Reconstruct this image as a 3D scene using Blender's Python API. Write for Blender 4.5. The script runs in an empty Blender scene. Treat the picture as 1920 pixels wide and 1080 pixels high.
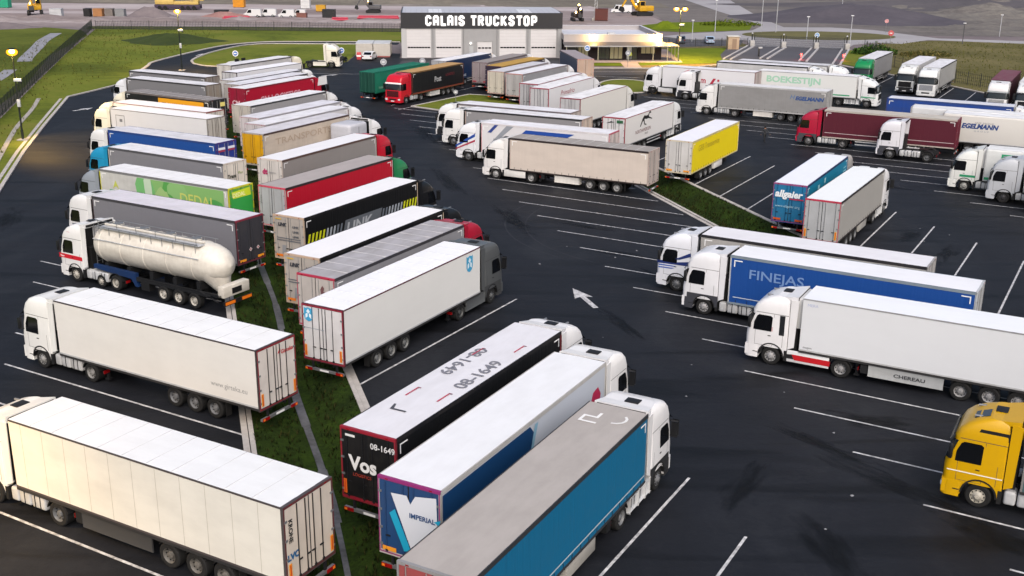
import bpy, bmesh, math, random
from mathutils import Vector, Matrix, geometry
random.seed(7)
R = math.radians
scene = bpy.context.scene
COL = scene.collection

# ---------------------------------------------------------------- camera
cam_d = bpy.data.cameras.new('camera'); cam = bpy.data.objects.new('camera', cam_d); COL.objects.link(cam)
cam_d.sensor_width = 36.0; cam_d.lens = 36.0 * 2070.53 / 1920.0
cam_d.clip_start = 0.5; cam_d.clip_end = 6000
_p, _r = 0.310864, -0.00877
_f = Vector((0, math.cos(_p), -math.sin(_p))); _d = Vector((0, -math.sin(_p), -math.cos(_p))); _R = Vector((1, 0, 0))
_right = math.cos(_r) * _R + math.sin(_r) * _d; _down = -math.sin(_r) * _R + math.cos(_r) * _d
M = Matrix((( _right.x, -_down.x, -_f.x, 0), (_right.y, -_down.y, -_f.y, 0), (_right.z, -_down.z, -_f.z, 21.827), (0, 0, 0, 1)))
cam.matrix_world = M
scene.camera = cam
# ---------------------------------------------------------------- light
SUN_EL, SUN_AZ = R(44), R(172)      # azimuth measured clockwise from +Y
world = bpy.data.worlds.new('World'); scene.world = world; world.use_nodes = True
wn = world.node_tree; bg = wn.nodes['Background']
sky = wn.nodes.new('ShaderNodeTexSky'); sky.sky_type = 'NISHITA'; sky.sun_disc = False
sky.sun_elevation = SUN_EL; sky.sun_rotation = SUN_AZ; sky.air_density = 1.0; sky.dust_density = 6.0; sky.ozone_density = 1.5
wn.links.new(sky.outputs['Color'], bg.inputs['Color']); bg.inputs['Strength'].default_value = 0.10
sd = bpy.data.lights.new('sun', 'SUN'); sd.energy = 1.15; sd.angle = R(60); sd.color = (1.0, 0.97, 0.93)
so = bpy.data.objects.new('sun', sd); COL.objects.link(so)
sdir = Vector((math.sin(SUN_AZ) * math.cos(SUN_EL), math.cos(SUN_AZ) * math.cos(SUN_EL), math.sin(SUN_EL)))
so.rotation_euler = sdir.to_track_quat('Z', 'Y').to_euler()
scene.view_settings.view_transform = 'Standard'; scene.view_settings.look = 'None'
scene.view_settings.exposure = 0.66; scene.view_settings.gamma = 1.0
scene.render.engine = 'CYCLES'

# ---------------------------------------------------------------- materials
def lin(h):
    h = h.lstrip('#'); o = []
    for i in (0, 2, 4):
        v = int(h[i:i+2], 16) / 255
        o.append(v / 12.92 if v <= .04045 else ((v + .055) / 1.055) ** 2.4)
    return (*o, 1)
MATS = {}
def newmat(name):
    m = bpy.data.materials.new(name); m.use_nodes = True
    return m, m.node_tree, m.node_tree.nodes['Principled BSDF']
def plain(name, hexc, rough=.5, metal=0, spec=.5, emit=0):
    k = ('p', hexc, rough, metal, spec, emit)
    if k not in MATS:
        m, nt, b = newmat(name); b.inputs['Base Color'].default_value = lin(hexc)
        b.inputs['Roughness'].default_value = rough; b.inputs['Metallic'].default_value = metal
        b.inputs['Specular IOR Level'].default_value = spec
        if emit: b.inputs['Emission Color'].default_value = lin(hexc); b.inputs['Emission Strength'].default_value = emit
        MATS[k] = m
    return MATS[k]
def dirty(name, hexc, dirt='#5a554d', amt=.25, rough=.5, scale=(.5, .5, 1.6), streak=True, bump=.0, spec=.4, bscale=(5, 5, .6)):
    """painted / tarpaulin surface with patches of grime in object space"""
    k = ('d', hexc, dirt, amt, rough, scale, streak, bump, bscale)
    if k not in MATS:
        m, nt, b = newmat(name); n = nt.nodes; l = nt.links
        tc = n.new('ShaderNodeTexCoord'); oi = n.new('ShaderNodeObjectInfo')
        add = n.new('ShaderNodeVectorMath'); add.operation = 'ADD'
        mu = n.new('ShaderNodeMath'); mu.operation = 'MULTIPLY'; mu.inputs[1].default_value = 40
        l.new(oi.outputs['Random'], mu.inputs[0]); l.new(tc.outputs['Object'], add.inputs[0]); l.new(mu.outputs[0], add.inputs[1])
        mp = n.new('ShaderNodeMapping'); mp.inputs['Scale'].default_value = scale; l.new(add.outputs[0], mp.inputs['Vector'])
        t = n.new('ShaderNodeTexNoise'); t.inputs['Scale'].default_value = 1.3; t.inputs['Detail'].default_value = 7; t.inputs['Roughness'].default_value = .65
        l.new(mp.outputs[0], t.inputs['Vector'])
        r = n.new('ShaderNodeValToRGB'); r.color_ramp.elements[0].position = .38; r.color_ramp.elements[1].position = .78
        l.new(t.outputs['Fac'], r.inputs[0])
        mp2 = n.new('ShaderNodeMapping'); mp2.inputs['Scale'].default_value = bscale; l.new(add.outputs[0], mp2.inputs['Vector'])
        t2 = n.new('ShaderNodeTexNoise'); t2.inputs['Scale'].default_value = 1.0; t2.inputs['Detail'].default_value = 4; l.new(mp2.outputs[0], t2.inputs['Vector'])
        mm = n.new('ShaderNodeMath'); mm.operation = 'MULTIPLY'; l.new(r.outputs[0], mm.inputs[0])
        mm.inputs[1].default_value = amt
        m2 = n.new('ShaderNodeMath'); m2.operation = 'MULTIPLY_ADD'; l.new(t2.outputs['Fac'], m2.inputs[0]); m2.inputs[1].default_value = amt * .8; l.new(mm.outputs[0], m2.inputs[2])
        m3 = n.new('ShaderNodeMath'); m3.operation = 'SUBTRACT'; m3.use_clamp = True; l.new(m2.outputs[0], m3.inputs[0]); m3.inputs[1].default_value = amt * .35
        mx = n.new('ShaderNodeMix'); mx.data_type = 'RGBA'; mx.inputs[6].default_value = lin(hexc); mx.inputs[7].default_value = lin(dirt)
        l.new(m3.outputs[0], mx.inputs[0]); l.new(mx.outputs[2], b.inputs['Base Color'])
        b.inputs['Roughness'].default_value = rough; b.inputs['Specular IOR Level'].default_value = spec
        if bump:
            bp = n.new('ShaderNodeBump'); bp.inputs['Strength'].default_value = bump; bp.inputs['Distance'].default_value = .05
            l.new(t2.outputs['Fac'], bp.inputs['Height']); l.new(bp.outputs[0], b.inputs['Normal'])
        MATS[k] = m
    return MATS[k]
def ground_mat(name, stops, scale=.05, scale2=1.2, rough=.9, bump=.3, spec=.2, stretch=(1, 1, 1), detail=9, mixf=.4, distort=0):
    m, nt, b = newmat(name); n = nt.nodes; l = nt.links
    tc = n.new('ShaderNodeTexCoord'); mp = n.new('ShaderNodeMapping'); mp.inputs['Scale'].default_value = stretch
    l.new(tc.outputs['Object'], mp.inputs['Vector'])
    t = n.new('ShaderNodeTexNoise'); t.inputs['Scale'].default_value = scale; t.inputs['Detail'].default_value = detail; t.inputs['Roughness'].default_value = .62
    t.inputs['Distortion'].default_value = distort
    t2 = n.new('ShaderNodeTexNoise'); t2.inputs['Scale'].default_value = scale2; t2.inputs['Detail'].default_value = 6; t2.inputs['Roughness'].default_value = .75
    l.new(mp.outputs[0], t.inputs['Vector']); l.new(tc.outputs['Object'], t2.inputs['Vector'])
    mx = n.new('ShaderNodeMix'); mx.data_type = 'FLOAT'; mx.inputs[0].default_value = mixf
    l.new(t.outputs['Fac'], mx.inputs[2]); l.new(t2.outputs['Fac'], mx.inputs[3])
    r = n.new('ShaderNodeValToRGB'); cr = r.color_ramp
    for i, (pos, c) in enumerate(stops):
        e = cr.elements[i] if i < 2 else cr.elements.new(pos)
        e.position = pos; e.color = lin(c)
    l.new(mx.outputs[0], r.inputs[0]); l.new(r.outputs[0], b.inputs['Base Color'])
    b.inputs['Roughness'].default_value = rough; b.inputs['Specular IOR Level'].default_value = spec
    bp = n.new('ShaderNodeBump'); bp.inputs['Strength'].default_value = bump; bp.inputs['Distance'].default_value = .08
    l.new(t2.outputs['Fac'], bp.inputs['Height']); l.new(bp.outputs[0], b.inputs['Normal'])
    return m
BLACK = plain('black_plastic', '#131315', .6)
RUB = plain('rubber', '#101011', .85)
STEEL = plain('steel', '#8d8f92', .45, .6)
DSTEEL = plain('dark_steel', '#1b1c1f', .6, .2)
ALU = dirty('aluminium', '#b9bbbe', '#6d6a64', .4, .45, scale=(1.5, 1.5, 1.5))
GLASS = plain('dark_glass', '#0a0c10', .12, 0, .5)
WINT = plain('windscreen_glass', '#1a2226', .1, 0, .6)
REDL = plain('red_lens', '#8c0f14', .25)
ORANGE = plain('orange_reflector', '#e8791a', .45)
YELR = plain('yellow_reflector', '#e2b32b', .45)
HEADL = plain('headlamp_lens', '#c9ced3', .15)
REDTAPE = plain('red_tape', '#a91f33', .5)
WHITEP = plain('white_mark', '#e9e9ea', .5)
DOORJ = plain('door_joint', '#3f3f41', .7)
CONC = dirty('concrete', '#a7a29c', '#6b665f', .5, .85, scale=(.8, .8, .8))

# ---------------------------------------------------------------- mesh helpers
class MB:
    def __init__(s): s.v = []; s.f = []; s.m = []; s.mats = []; s.smooth = []
    def mi(s, m):
        if m not in s.mats: s.mats.append(m)
        return s.mats.index(m)
    def add(s, vs, fs, m, smooth=False):
        o = len(s.v); s.v += [tuple(v) for v in vs]; i = s.mi(m)
        for f in fs: s.f.append(tuple(o + k for k in f)); s.m.append(i); s.smooth.append(smooth)
    def box(s, x0, x1, y0, y1, z0, z1, m):
        s.add([(x0,y0,z0),(x1,y0,z0),(x1,y1,z0),(x0,y1,z0),(x0,y0,z1),(x1,y0,z1),(x1,y1,z1),(x0,y1,z1)],
              [(0,3,2,1),(4,5,6,7),(0,1,5,4),(1,2,6,5),(2,3,7,6),(3,0,4,7)], m)
    def bbox(s, x0, x1, y0, y1, z0, z1, m, b=.05, seg=2):
        bm = bmesh.new(); bmesh.ops.create_cube(bm, size=1)
        for v in bm.verts: v.co = Vector(((x0+x1)/2 + v.co.x*(x1-x0), (y0+y1)/2 + v.co.y*(y1-y0), (z0+z1)/2 + v.co.z*(z1-z0)))
        bmesh.ops.bevel(bm, geom=bm.edges[:], offset=b, segments=seg, affect='EDGES', profile=.5)
        bm.verts.index_update(); s.add([v.co[:] for v in bm.verts], [[v.index for v in f.verts] for f in bm.faces], m, True); bm.free()
    def prism(s, poly, a, b, m, axis='y'):
        n = len(poly)
        def P(u, w, t): return (u, t, w) if axis == 'y' else ((t, u, w) if axis == 'x' else (u, w, t))
        vs = [P(u, w, a) for u, w in poly] + [P(u, w, b) for u, w in poly]
        s.add(vs, [tuple(range(n))[::-1], tuple(range(n, 2*n))] + [(i, (i+1) % n, n+(i+1) % n, n+i) for i in range(n)], m)
    def cyl(s, c0, c1, r, m, n=12, r1=None, cap=True, smooth=True):
        c0 = Vector(c0); c1 = Vector(c1); r1 = r if r1 is None else r1
        ax = (c1 - c0).normalized(); u = ax.orthogonal().normalized(); w = ax.cross(u); vs = []
        for c, q in ((c0, r), (c1, r1)):
            for i in range(n):
                a = 2*math.pi*i/n; vs.append(c + q*(math.cos(a)*u + math.sin(a)*w))
        s.add(vs, [(i, (i+1) % n, n+(i+1) % n, n+i) for i in range(n)], m, smooth)
        if cap: s.add(vs, [tuple(range(n))[::-1], tuple(range(n, 2*n))], m)
    def lathe(s, prof, m, axis='y', c=(0, 0, 0), n=24, smooth=True, sy=1):
        vs = []
        for (t, r) in prof:
            for i in range(n):
                a = 2*math.pi*i/n; p, q = r*math.cos(a), r*math.sin(a)
                vs.append((c[0]+p, c[1]+t, c[2]+q) if axis == 'y' else ((c[0]+t, c[1]+p*sy, c[2]+q) if axis == 'x' else (c[0]+p, c[1]+q, c[2]+t)))
        k = len(prof); fs = [(j*n+i, j*n+(i+1) % n, (j+1)*n+(i+1) % n, (j+1)*n+i) for j in range(k-1) for i in range(n)]
        s.add(vs, fs, m, smooth)
    def quad(s, a, b, c, d, m): s.add([a, b, c, d], [(0, 1, 2, 3)], m)
    def mesh(s, name):
        me = bpy.data.meshes.new(name); me.from_pydata(s.v, [], s.f)
        for m in s.mats: me.materials.append(m)
        me.polygons.foreach_set('material_index', s.m); me.polygons.foreach_set('use_smooth', s.smooth)
        bm = bmesh.new(); bm.from_mesh(me); bmesh.ops.recalc_face_normals(bm, faces=bm.faces); bm.to_mesh(me); bm.free()
        me.set_sharp_from_angle(angle=R(38)); me.update(); return me
CACHE = {}
def link(name, me, parent=None, loc=None, rot=None):
    o = bpy.data.objects.new(name, me); COL.objects.link(o)
    if parent: o.parent = parent
    if loc is not None: o.location = loc
    if rot is not None: o.rotation_euler = rot
    return o
def part(parent, name, key, fn, loc=None, rot=None):
    """shared-mesh part"""
    k = (name,) + tuple(key)
    if k not in CACHE:
        mb = MB(); fn(mb); CACHE[k] = mb.mesh(name)
    return link(name, CACHE[k], parent, loc, rot)
def solo(name, mb, parent=None, loc=None, rot=None): return link(name, mb.mesh(name), parent, loc, rot)
def thing(name, label, cat, loc=(0, 0, 0), rz=0, group=None):
    o = bpy.data.objects.new(name, None); COL.objects.link(o); o.location = loc; o.rotation_euler = (0, 0, rz)
    return tag(o, label, cat, group)
def tag(o, label, cat, group=None):
    o['label'] = label; o['category'] = cat
    if group: o['group'] = group
    return o
def struct(o, kind='structure', label=None, cat=None):
    o['kind'] = kind
    if label: o['label'] = label; o['category'] = cat
    return o
def copy_tree(o, parent=None):
    kids = [c for c in bpy.data.objects if c.parent == o]
    c = o.copy(); COL.objects.link(c); c.parent = parent
    for ch in kids: copy_tree(ch, c)
    return c

# text as flat mesh -------------------------------------------------
def text_mesh(s, size, mat, shear=0, bold=0, sx=1, align='LEFT'):
    k = ('txt', s, size, mat.name, shear, bold, sx, align)
    if k in CACHE: return CACHE[k]
    cu = bpy.data.curves.new('t', 'FONT'); cu.body = s; cu.size = size; cu.shear = shear; cu.offset = bold; cu.align_x = align; cu.resolution_u = 3
    o = bpy.data.objects.new('t', cu); COL.objects.link(o)
    dg = bpy.context.evaluated_depsgraph_get(); me = bpy.data.meshes.new_from_object(o.evaluated_get(dg))
    bpy.data.objects.remove(o); me.materials.clear(); me.materials.append(mat)
    for v in me.vertices: v.co.x *= sx
    CACHE[k] = me; return me
def orient(side):
    # columns: text x, text y, normal in the vehicle's frame
    if side == 'L': X, Y, Z = (-1, 0, 0), (0, 0, 1), (0, 1, 0)
    elif side == 'R': X, Y, Z = (1, 0, 0), (0, 0, 1), (0, -1, 0)
    elif side == 'B': X, Y, Z = (0, -1, 0), (0, 0, 1), (-1, 0, 0)
    elif side == 'F': X, Y, Z = (0, 1, 0), (0, 0, 1), (1, 0, 0)
    elif side == 'T': X, Y, Z = (1, 0, 0), (0, 1, 0), (0, 0, 1)
    else: X, Y, Z = (-1, 0, 0), (0, -1, 0), (0, 0, 1)
    return Matrix((X, Y, Z)).transposed().to_4x4()
def letter(parent, s, side, pos, size, hexc, **kw):
    me = text_mesh(s, size, plain('lettering', hexc, .55), **kw)
    o = link('lettering', me, parent); o.matrix_local = Matrix.Translation(pos) @ orient(side); return o
def decal(parent, polys, side, pos, hexc=None, name='graphic'):
    """flat printed shapes: polys = [(points, hex)] in side coordinates"""
    mb = MB()
    for i, (pts, c) in enumerate(polys):
        mb.add([(x, y, i * .002) for x, y in pts], [tuple(range(len(pts)))], plain('print', c, .5))
    me = mb.mesh(name); o = link(name, me, parent); o.matrix_local = Matrix.Translation(pos) @ orient(side); return o

# ---------------------------------------------------------------- vehicles
def plan(xf, xb, hw, rf, rb, off=0, n=5):
    """plan section of the cab, counter-clockwise starting at front right"""
    xf += off; hw += off; pts = []
    for (cx, cy, r, a0) in ((xf-rf, -hw+rf, rf, -90), (xf-rf, hw-rf, rf, 0), (xb+rb, hw-rb, rb, 90), (xb+rb, -hw+rb, rb, 180)):
        for i in range(n):
            a = R(a0 + 90*i/(n-1)); pts.append((cx + r*math.cos(a), cy + r*math.sin(a)))
    return pts
CABS = {  # z, front x, half width (x 0 = bumper face, -2.25 = back wall)
 'tall':  dict(sec=[(1.0,-.02,1.245,.22),(1.55,0,1.25,.24),(1.9,-.03,1.25,.24),(2.3,-.12,1.245,.24),(2.8,-.28,1.225,.26),(2.93,-.26,1.225,.28),(3.25,-.42,1.20,.3),(3.5,-.68,1.17,.34),(3.7,-1.05,1.11,.36),(3.83,-1.5,1.03,.3)], top=3.83),
 'round': dict(sec=[(1.0,-.03,1.245,.3),(1.55,0,1.25,.32),(1.9,-.05,1.25,.34),(2.3,-.18,1.24,.34),(2.75,-.38,1.21,.36),(2.9,-.40,1.20,.38),(3.2,-.62,1.17,.4),(3.45,-.95,1.12,.42),(3.64,-1.35,1.06,.4),(3.74,-1.75,.98,.3)], top=3.74),
 'boxy':  dict(sec=[(1.0,-.01,1.245,.2),(1.55,0,1.25,.22),(1.9,-.03,1.25,.24),(2.3,-.09,1.245,.25),(2.8,-.2,1.23,.27),(3.0,-.2,1.225,.26),(3.4,-.36,1.21,.28),(3.66,-.6,1.17,.32),(3.8,-.95,1.10,.34),(3.87,-1.35,1.02,.3)], top=3.87),
 'low':   dict(sec=[(1.0,-.02,1.245,.28),(1.55,0,1.25,.3),(1.9,-.03,1.25,.32),(2.3,-.12,1.24,.32),(2.75,-.27,1.21,.36),(2.92,-.36,1.18,.42),(3.08,-.62,1.1,.5),(3.14,-.95,1.0,.45)], top=3.14),
}
def hw_at(style, z):
    s = CABS[style]['sec']
    for a, b in zip(s, s[1:]):
        if a[0] <= z <= b[0]:
            t = (z-a[0])/(b[0]-a[0]); return a[2]+t*(b[2]-a[2]), a[1]+t*(b[1]-a[1]), a[3]+t*(b[3]-a[3])
    return s[-1][2], s[-1][1], s[-1][3]
def cab_mesh(mb, style, pm):
    secs = CABS[style]['sec']; rings = [plan(x, -2.25, hw, rf, .06 if z < 3.6 else .15) for z, x, hw, rf in secs]; n = len(rings[0])
    vs = []
    for (z, *_), rg in zip(secs, rings): vs += [(x, y, z) for x, y in rg]
    mb.add(vs, [(j*n+i, j*n+(i+1) % n, (j+1)*n+(i+1) % n, (j+1)*n+i) for j in range(len(secs)-1) for i in range(n)], pm, True)
    mb.add(vs, [tuple(range(n))[::-1]], BLACK); k = (len(secs)-1)*n; mb.add(vs, [tuple(range(k, k+n))], pm, True)
    # wings with the wheel arch
    arc = [(-1.42 + .64*math.cos(R(a)), .55 + .64*math.sin(R(a))) for a in range(0, 181, 20)]
    poly = [(-.02, .42), (-.72, .42)] + arc[1:-1] + [(-2.1, .62), (-2.25, .62), (-2.25, 1.02), (-.02, 1.02)]
    for sy in (-1, 1): mb.prism(poly, sy*1.235, sy*.98, pm)
    for sy in (-1, 1):   # black lip round the wheel arch, step behind it
        lip = [(-1.42 + q*math.cos(R(a)), .55 + q*math.sin(R(a))) for q, rr in ((.70, range(0, 181, 15)), (.635, range(180, -1, -15))) for a in rr]
        mb.prism(lip, sy*1.262, sy*1.0, BLACK); mb.box(-2.28, -2.12, sy*1.24, sy*.9, .38, .95, BLACK)
        mb.box(-2.3, -2.25, sy*1.15, sy*.3, 1.1, 3.6, BLACK)
    # door joints: thin dark seams on both flanks
    for sy in (-1, 1):
        for x0, x1, z0, z1 in ((-.52, -.505, 1.05, 1.95), (-1.47, -1.455, 1.08, 2.85), (-.52, -1.46, 1.06, 1.075)):
            a, b = hw_at(style, z0)[0] + .003, hw_at(style, z1)[0] + .003
            mb.quad((x0, sy*a, z0), (x1, sy*a, z0), (x1, sy*b, z1), (x0, sy*b, z1), DOORJ)
        mb.box(-1.36, -1.2, sy*1.25, sy*1.268, 1.62, 1.66, BLACK)          # handle
        a, b = hw_at(style, 2.86)[0] + .004, hw_at(style, 2.885)[0] + .004
        mb.quad((-.5, sy*a, 2.86), (-2.24, sy*a, 2.86), (-2.24, sy*b, 2.885), (-.5, sy*b, 2.885), DOORJ)
        mb.box(-2.0, -1.985, sy*1.25, sy*1.254, 1.08, 1.95, DOORJ); mb.box(-.7, -.45, sy*1.24, sy*1.262, .62, .66, BLACK)
def windscreen(mb, style):
    vs = []; k = 0
    for z in (1.93, 2.2, 2.5, 2.76):
        hw, xf, rf = hw_at(style, z); p = plan(xf, -2.25, hw, rf, .06, .012, 7)[1:13]; k = len(p); vs += [(x, y, z) for x, y in p]
    mb.add(vs, [(j*k+i, j*k+i+1, (j+1)*k+i+1, (j+1)*k+i) for j in range(3) for i in range(k-1)], WINT, True)
def side_window(mb, style, sy):
    pts = [(-.4, 1.88), (-1.38, 1.88), (-1.4, 2.66), (-1.3, 2.74), (-.66, 2.74), (-.56, 2.66), (-.42, 2.3)]
    mb.add([(x, sy*(hw_at(style, z)[0]+.014), z) for x, z in pts], [tuple(range(len(pts)))], GLASS)
def lower_front(mb, pm, lm):
    ring = plan(0.02, -.7, 1.25, .28, .02)
    n = len(ring); vs = [(x, y, .32) for x, y in ring] + [(x+.02, y, .6) for x, y in ring] + [(x, y, 1.0) for x, y in ring]
    mb.add(vs, [(j*n+i, j*n+(i+1) % n, (j+1)*n+(i+1) % n, (j+1)*n+i) for j in range(2) for i in range(n)], lm, True)
    mb.add(vs, [tuple(range(n))[::-1], tuple(range(2*n, 3*n))], lm)
def tractor(parent, style, col, low=None, wheels='#707276', skirt=None, visor=None, fair=True, grille='#16171a', dx=2.9, axle3=False, deflector=None, wind=None, vent=True):
    pm = dirty('cab_paint', col, '#4a463f', .10, .3, scale=(.6, .6, .8), spec=.5)
    lm = dirty('lower_panel', low, '#3a3733', .3, .5) if low else pm
    key = (style, col, low)
    def P(name, k, fn, loc=(dx, 0, 0), rot=None): return part(parent, name, k, fn, loc, rot)
    cab = P('cab', key, lambda mb: cab_mesh(mb, style, pm))
    if low:
        def lowp(mb, sy):
            arc = [(-1.42 + .65*math.cos(R(a)), .55 + .65*math.sin(R(a))) for a in range(0, 181, 20)]
            poly = [(-.32, .42), (-.72, .42)] + arc[1:-1] + [(-2.1, .62), (-2.25, .62), (-2.25, 1.3), (-.32, 1.3)]
            mb.prism(poly, sy*1.258, sy*1.2, lm)
        for sy in (-1, 1): part(cab, 'lower_panel', (low, sy), lambda mb: lowp(mb, sy))
    part(cab, 'windscreen', (style,), lambda mb: windscreen(mb, style))
    for sy in (-1, 1): part(cab, 'side_window', (style, sy), lambda mb: side_window(mb, style, sy))
    P('bumper', (col, low), lambda mb: lower_front(mb, pm, lm))
    def gr(mb):
        for i in range(5): mb.box(.0, .035, -.85, .85, 1.08+i*.15, 1.17+i*.15, plain('grille', grille, .4))
        mb.box(-.02, .02, -.9, .9, 1.05, 1.82, BLACK); mb.box(.02, .05, -.55, .55, .62, .82, BLACK); mb.box(.04, .055, -.26, .26, .45, .56, WHITEP)
    part(cab, 'grille', (grille,), gr)
    for sy in (-1, 1):
        part(cab, 'headlight', (sy,), lambda mb: mb.bbox(-.1, .045, sy*.82, sy*1.14, .62, .82, HEADL, .03))
        def mir(mb):
            mb.bbox(-.3, -.14, sy*1.34, sy*1.53, 2.02, 2.68, plain('mirror_shell', '#16171a', .4), .05)
            mb.box(-.26, -.2, sy*1.2, sy*1.4, 2.66, 2.7, BLACK); mb.box(-.26, -.2, sy*1.2, sy*1.4, 1.98, 2.02, BLACK)
        part(cab, 'mirror', (sy,), mir)
    vm = plain('visor', visor or '#1b1d21', .25)
    def vis(mb):
        vs = []
        for z, e in ((2.74, .16), (2.92, .05)):
            hw, xf, rf = hw_at(style, z); p = plan(xf, -2.25, hw, rf, .06, e, 7)[3:11]; k = len(p); vs += [(x, y, z) for x, y in p]
        mb.add(vs, [(i, i+1, k+i+1, k+i) for i in range(k-1)], vm, True)
    part(cab, 'sun_visor', (style, visor), vis)
    top = CABS[style]['top']
    if vent:
        def rv(mb):
            z = 3.6; hw, xf, rf = hw_at(style, top-.02)
            mb.bbox(-2.0, -1.55, -.45, .15, top+.0, top+.05, BLACK, .02)
        part(cab, 'roof_hatch', (style,), rv)
        for sy in (-1, 1): part(cab, 'air_horn', (style, sy), lambda mb: mb.cyl((-1.15, sy*.6, top-.12), (-.85, sy*.6, top-.14), .05, STEEL, 8))
    if fair:
        def fr(mb, sy):
            mb.prism([(-2.29, 1.05), (-2.62, 1.2), (-2.7, 3.78), (-2.29, 3.8)], sy*1.235, sy*1.19, pm)
        if style != 'low':
            for sy in (-1, 1): part(cab, 'side_fairing', key + (sy,), lambda mb: fr(mb, sy))
            def df(mb):
                z0 = top - .08
                mb.add([(-1.6, -.98, z0+.03), (-1.6, .98, z0+.03), (-2.62, 1.16, 3.96), (-2.62, -1.16, 3.96), (-1.6, -.98, z0-.03), (-1.6, .98, z0-.03), (-2.62, 1.19, 3.7), (-2.62, -1.19, 3.7)],
                       [(0,1,2,3), (4,7,6,5), (0,4,5,1), (1,5,6,2), (0,3,7,4), (2,6,7,3)], pm)
                mb.box(-2.64, -2.62, -1.05, 1.05, 3.74, 3.9, BLACK)
            part(cab, 'roof_deflector', key, df)
    # back wall equipment
    def ch(mb):
        for sy in (-1, 1): mb.box(-5.95, -.8, sy*.42, sy*.34, .72, 1.0, DSTEEL)
        mb.box(-4.95, -4.1, -.5, .5, 1.0, 1.14, plain('fifth_wheel', '#0d0d0e', .4)); mb.box(-2.7, -2.3, -.9, .9, .95, 2.4, BLACK)
        mb.cyl((-5.1, -.95, .52), (-5.1, .95, .52), .09, DSTEEL); mb.cyl((-1.42, -.9, .52), (-1.42, .9, .52), .07, DSTEEL)
        mb.box(-5.98, -5.9, -1.15, 1.15, .62, .74, DSTEEL)
        for sy in (-1, 1):
            mb.box(-6.0, -5.95, sy*.8, sy*1.15, .6, .76, REDL)
            arc = [(-5.1 + q*math.cos(R(a)), .52 + q*math.sin(R(a))) for q, rr in ((.62, range(15, 166, 15)), (.58, range(165, 14, -15))) for a in rr]
            mb.prism(arc, sy*1.22, sy*.62, BLACK)
    P('chassis', (axle3,), ch)
    def tank(mb, sy):
        if skirt:
            sm = dirty('skirt_paint', skirt, '#4a463f', .15, .4); mb.bbox(-4.5, -2.28, sy*1.14, sy*1.22, .38, 1.02, sm, .03); mb.box(-4.45, -2.3, sy*.6, sy*1.13, .5, .95, BLACK)
        else:
            for x0, x1, mm in ((-4.35, -3.55, ALU), (-3.5, -2.85, ALU), (-2.8, -2.35, ALU)): mb.bbox(x0, x1, sy*.55, sy*1.18, .38, .98, mm, .1, 3)
            for x in (-4.1, -3.8, -3.2): mb.box(x, x+.05, sy*1.175, sy*1.19, .4, .96, DSTEEL)
    for sy in (-1, 1): part(parent, 'side_skirt' if skirt else 'fuel_tank', (sy, skirt), lambda mb: tank(mb, sy), (dx, 0, 0))
    for x, w in ((-1.42, .3), (-5.1, .58)) + (((-3.75, .3),) if axle3 else ()):
        for sy in (-1, 1): wheel(parent, dx + x, sy, w, wheels, w < .4, .42 if x == -3.75 else .51)
    return cab
def wheel(parent, x, sy, w, hexc, front, rad=.51):
    def ty(mb):
        y1 = sy*1.22; y0 = y1 - sy*w
        prof = [(y0, .3), (y0, rad-.06), (y0+sy*.04, rad-.01), (y1-sy*.04, rad-.01), (y1, rad-.06), (y1-sy*.01, rad*.585)]
        mb.lathe(prof, RUB, 'y', (0, 0, 0), 26); mb.lathe([(y0, .01), (y0, .3)], RUB, 'y', n=26)
    t = part(parent, 'wheel', (sy, w, rad), ty, (x, 0, rad))
    rm = dirty('rim_metal', hexc, '#2c2a27', .5, .45, scale=(4, 4, 4))
    def rim(mb):
        y = sy*1.22; q = rad/.51
        if front: prof = [(y-sy*.0, .30*q), (y-sy*.03, .28*q), (y-sy*.02, .2*q), (y+sy*.03, .16*q), (y+sy*.06, .12*q), (y+sy*.09, .1*q), (y+sy*.1, .01)]
        else: prof = [(y-sy*.0, .30*q), (y-sy*.05, .28*q), (y-sy*.17, .25*q), (y-sy*.16, .16*q), (y-sy*.04, .12*q), (y-sy*.02, .01)]
        mb.lathe(prof, rm, 'y', n=20)
        for i in range(10):
            a = 2*math.pi*i/10; yy = y-sy*(.015 if front else .13)
            mb.cyl((.245*q*math.cos(a), yy, .245*q*math.sin(a)), (.245*q*math.cos(a), yy+sy*.025, .245*q*math.sin(a)), .028, BLACK, 6)
    part(t, 'rim', (sy, front, hexc, rad), rim)
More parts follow.
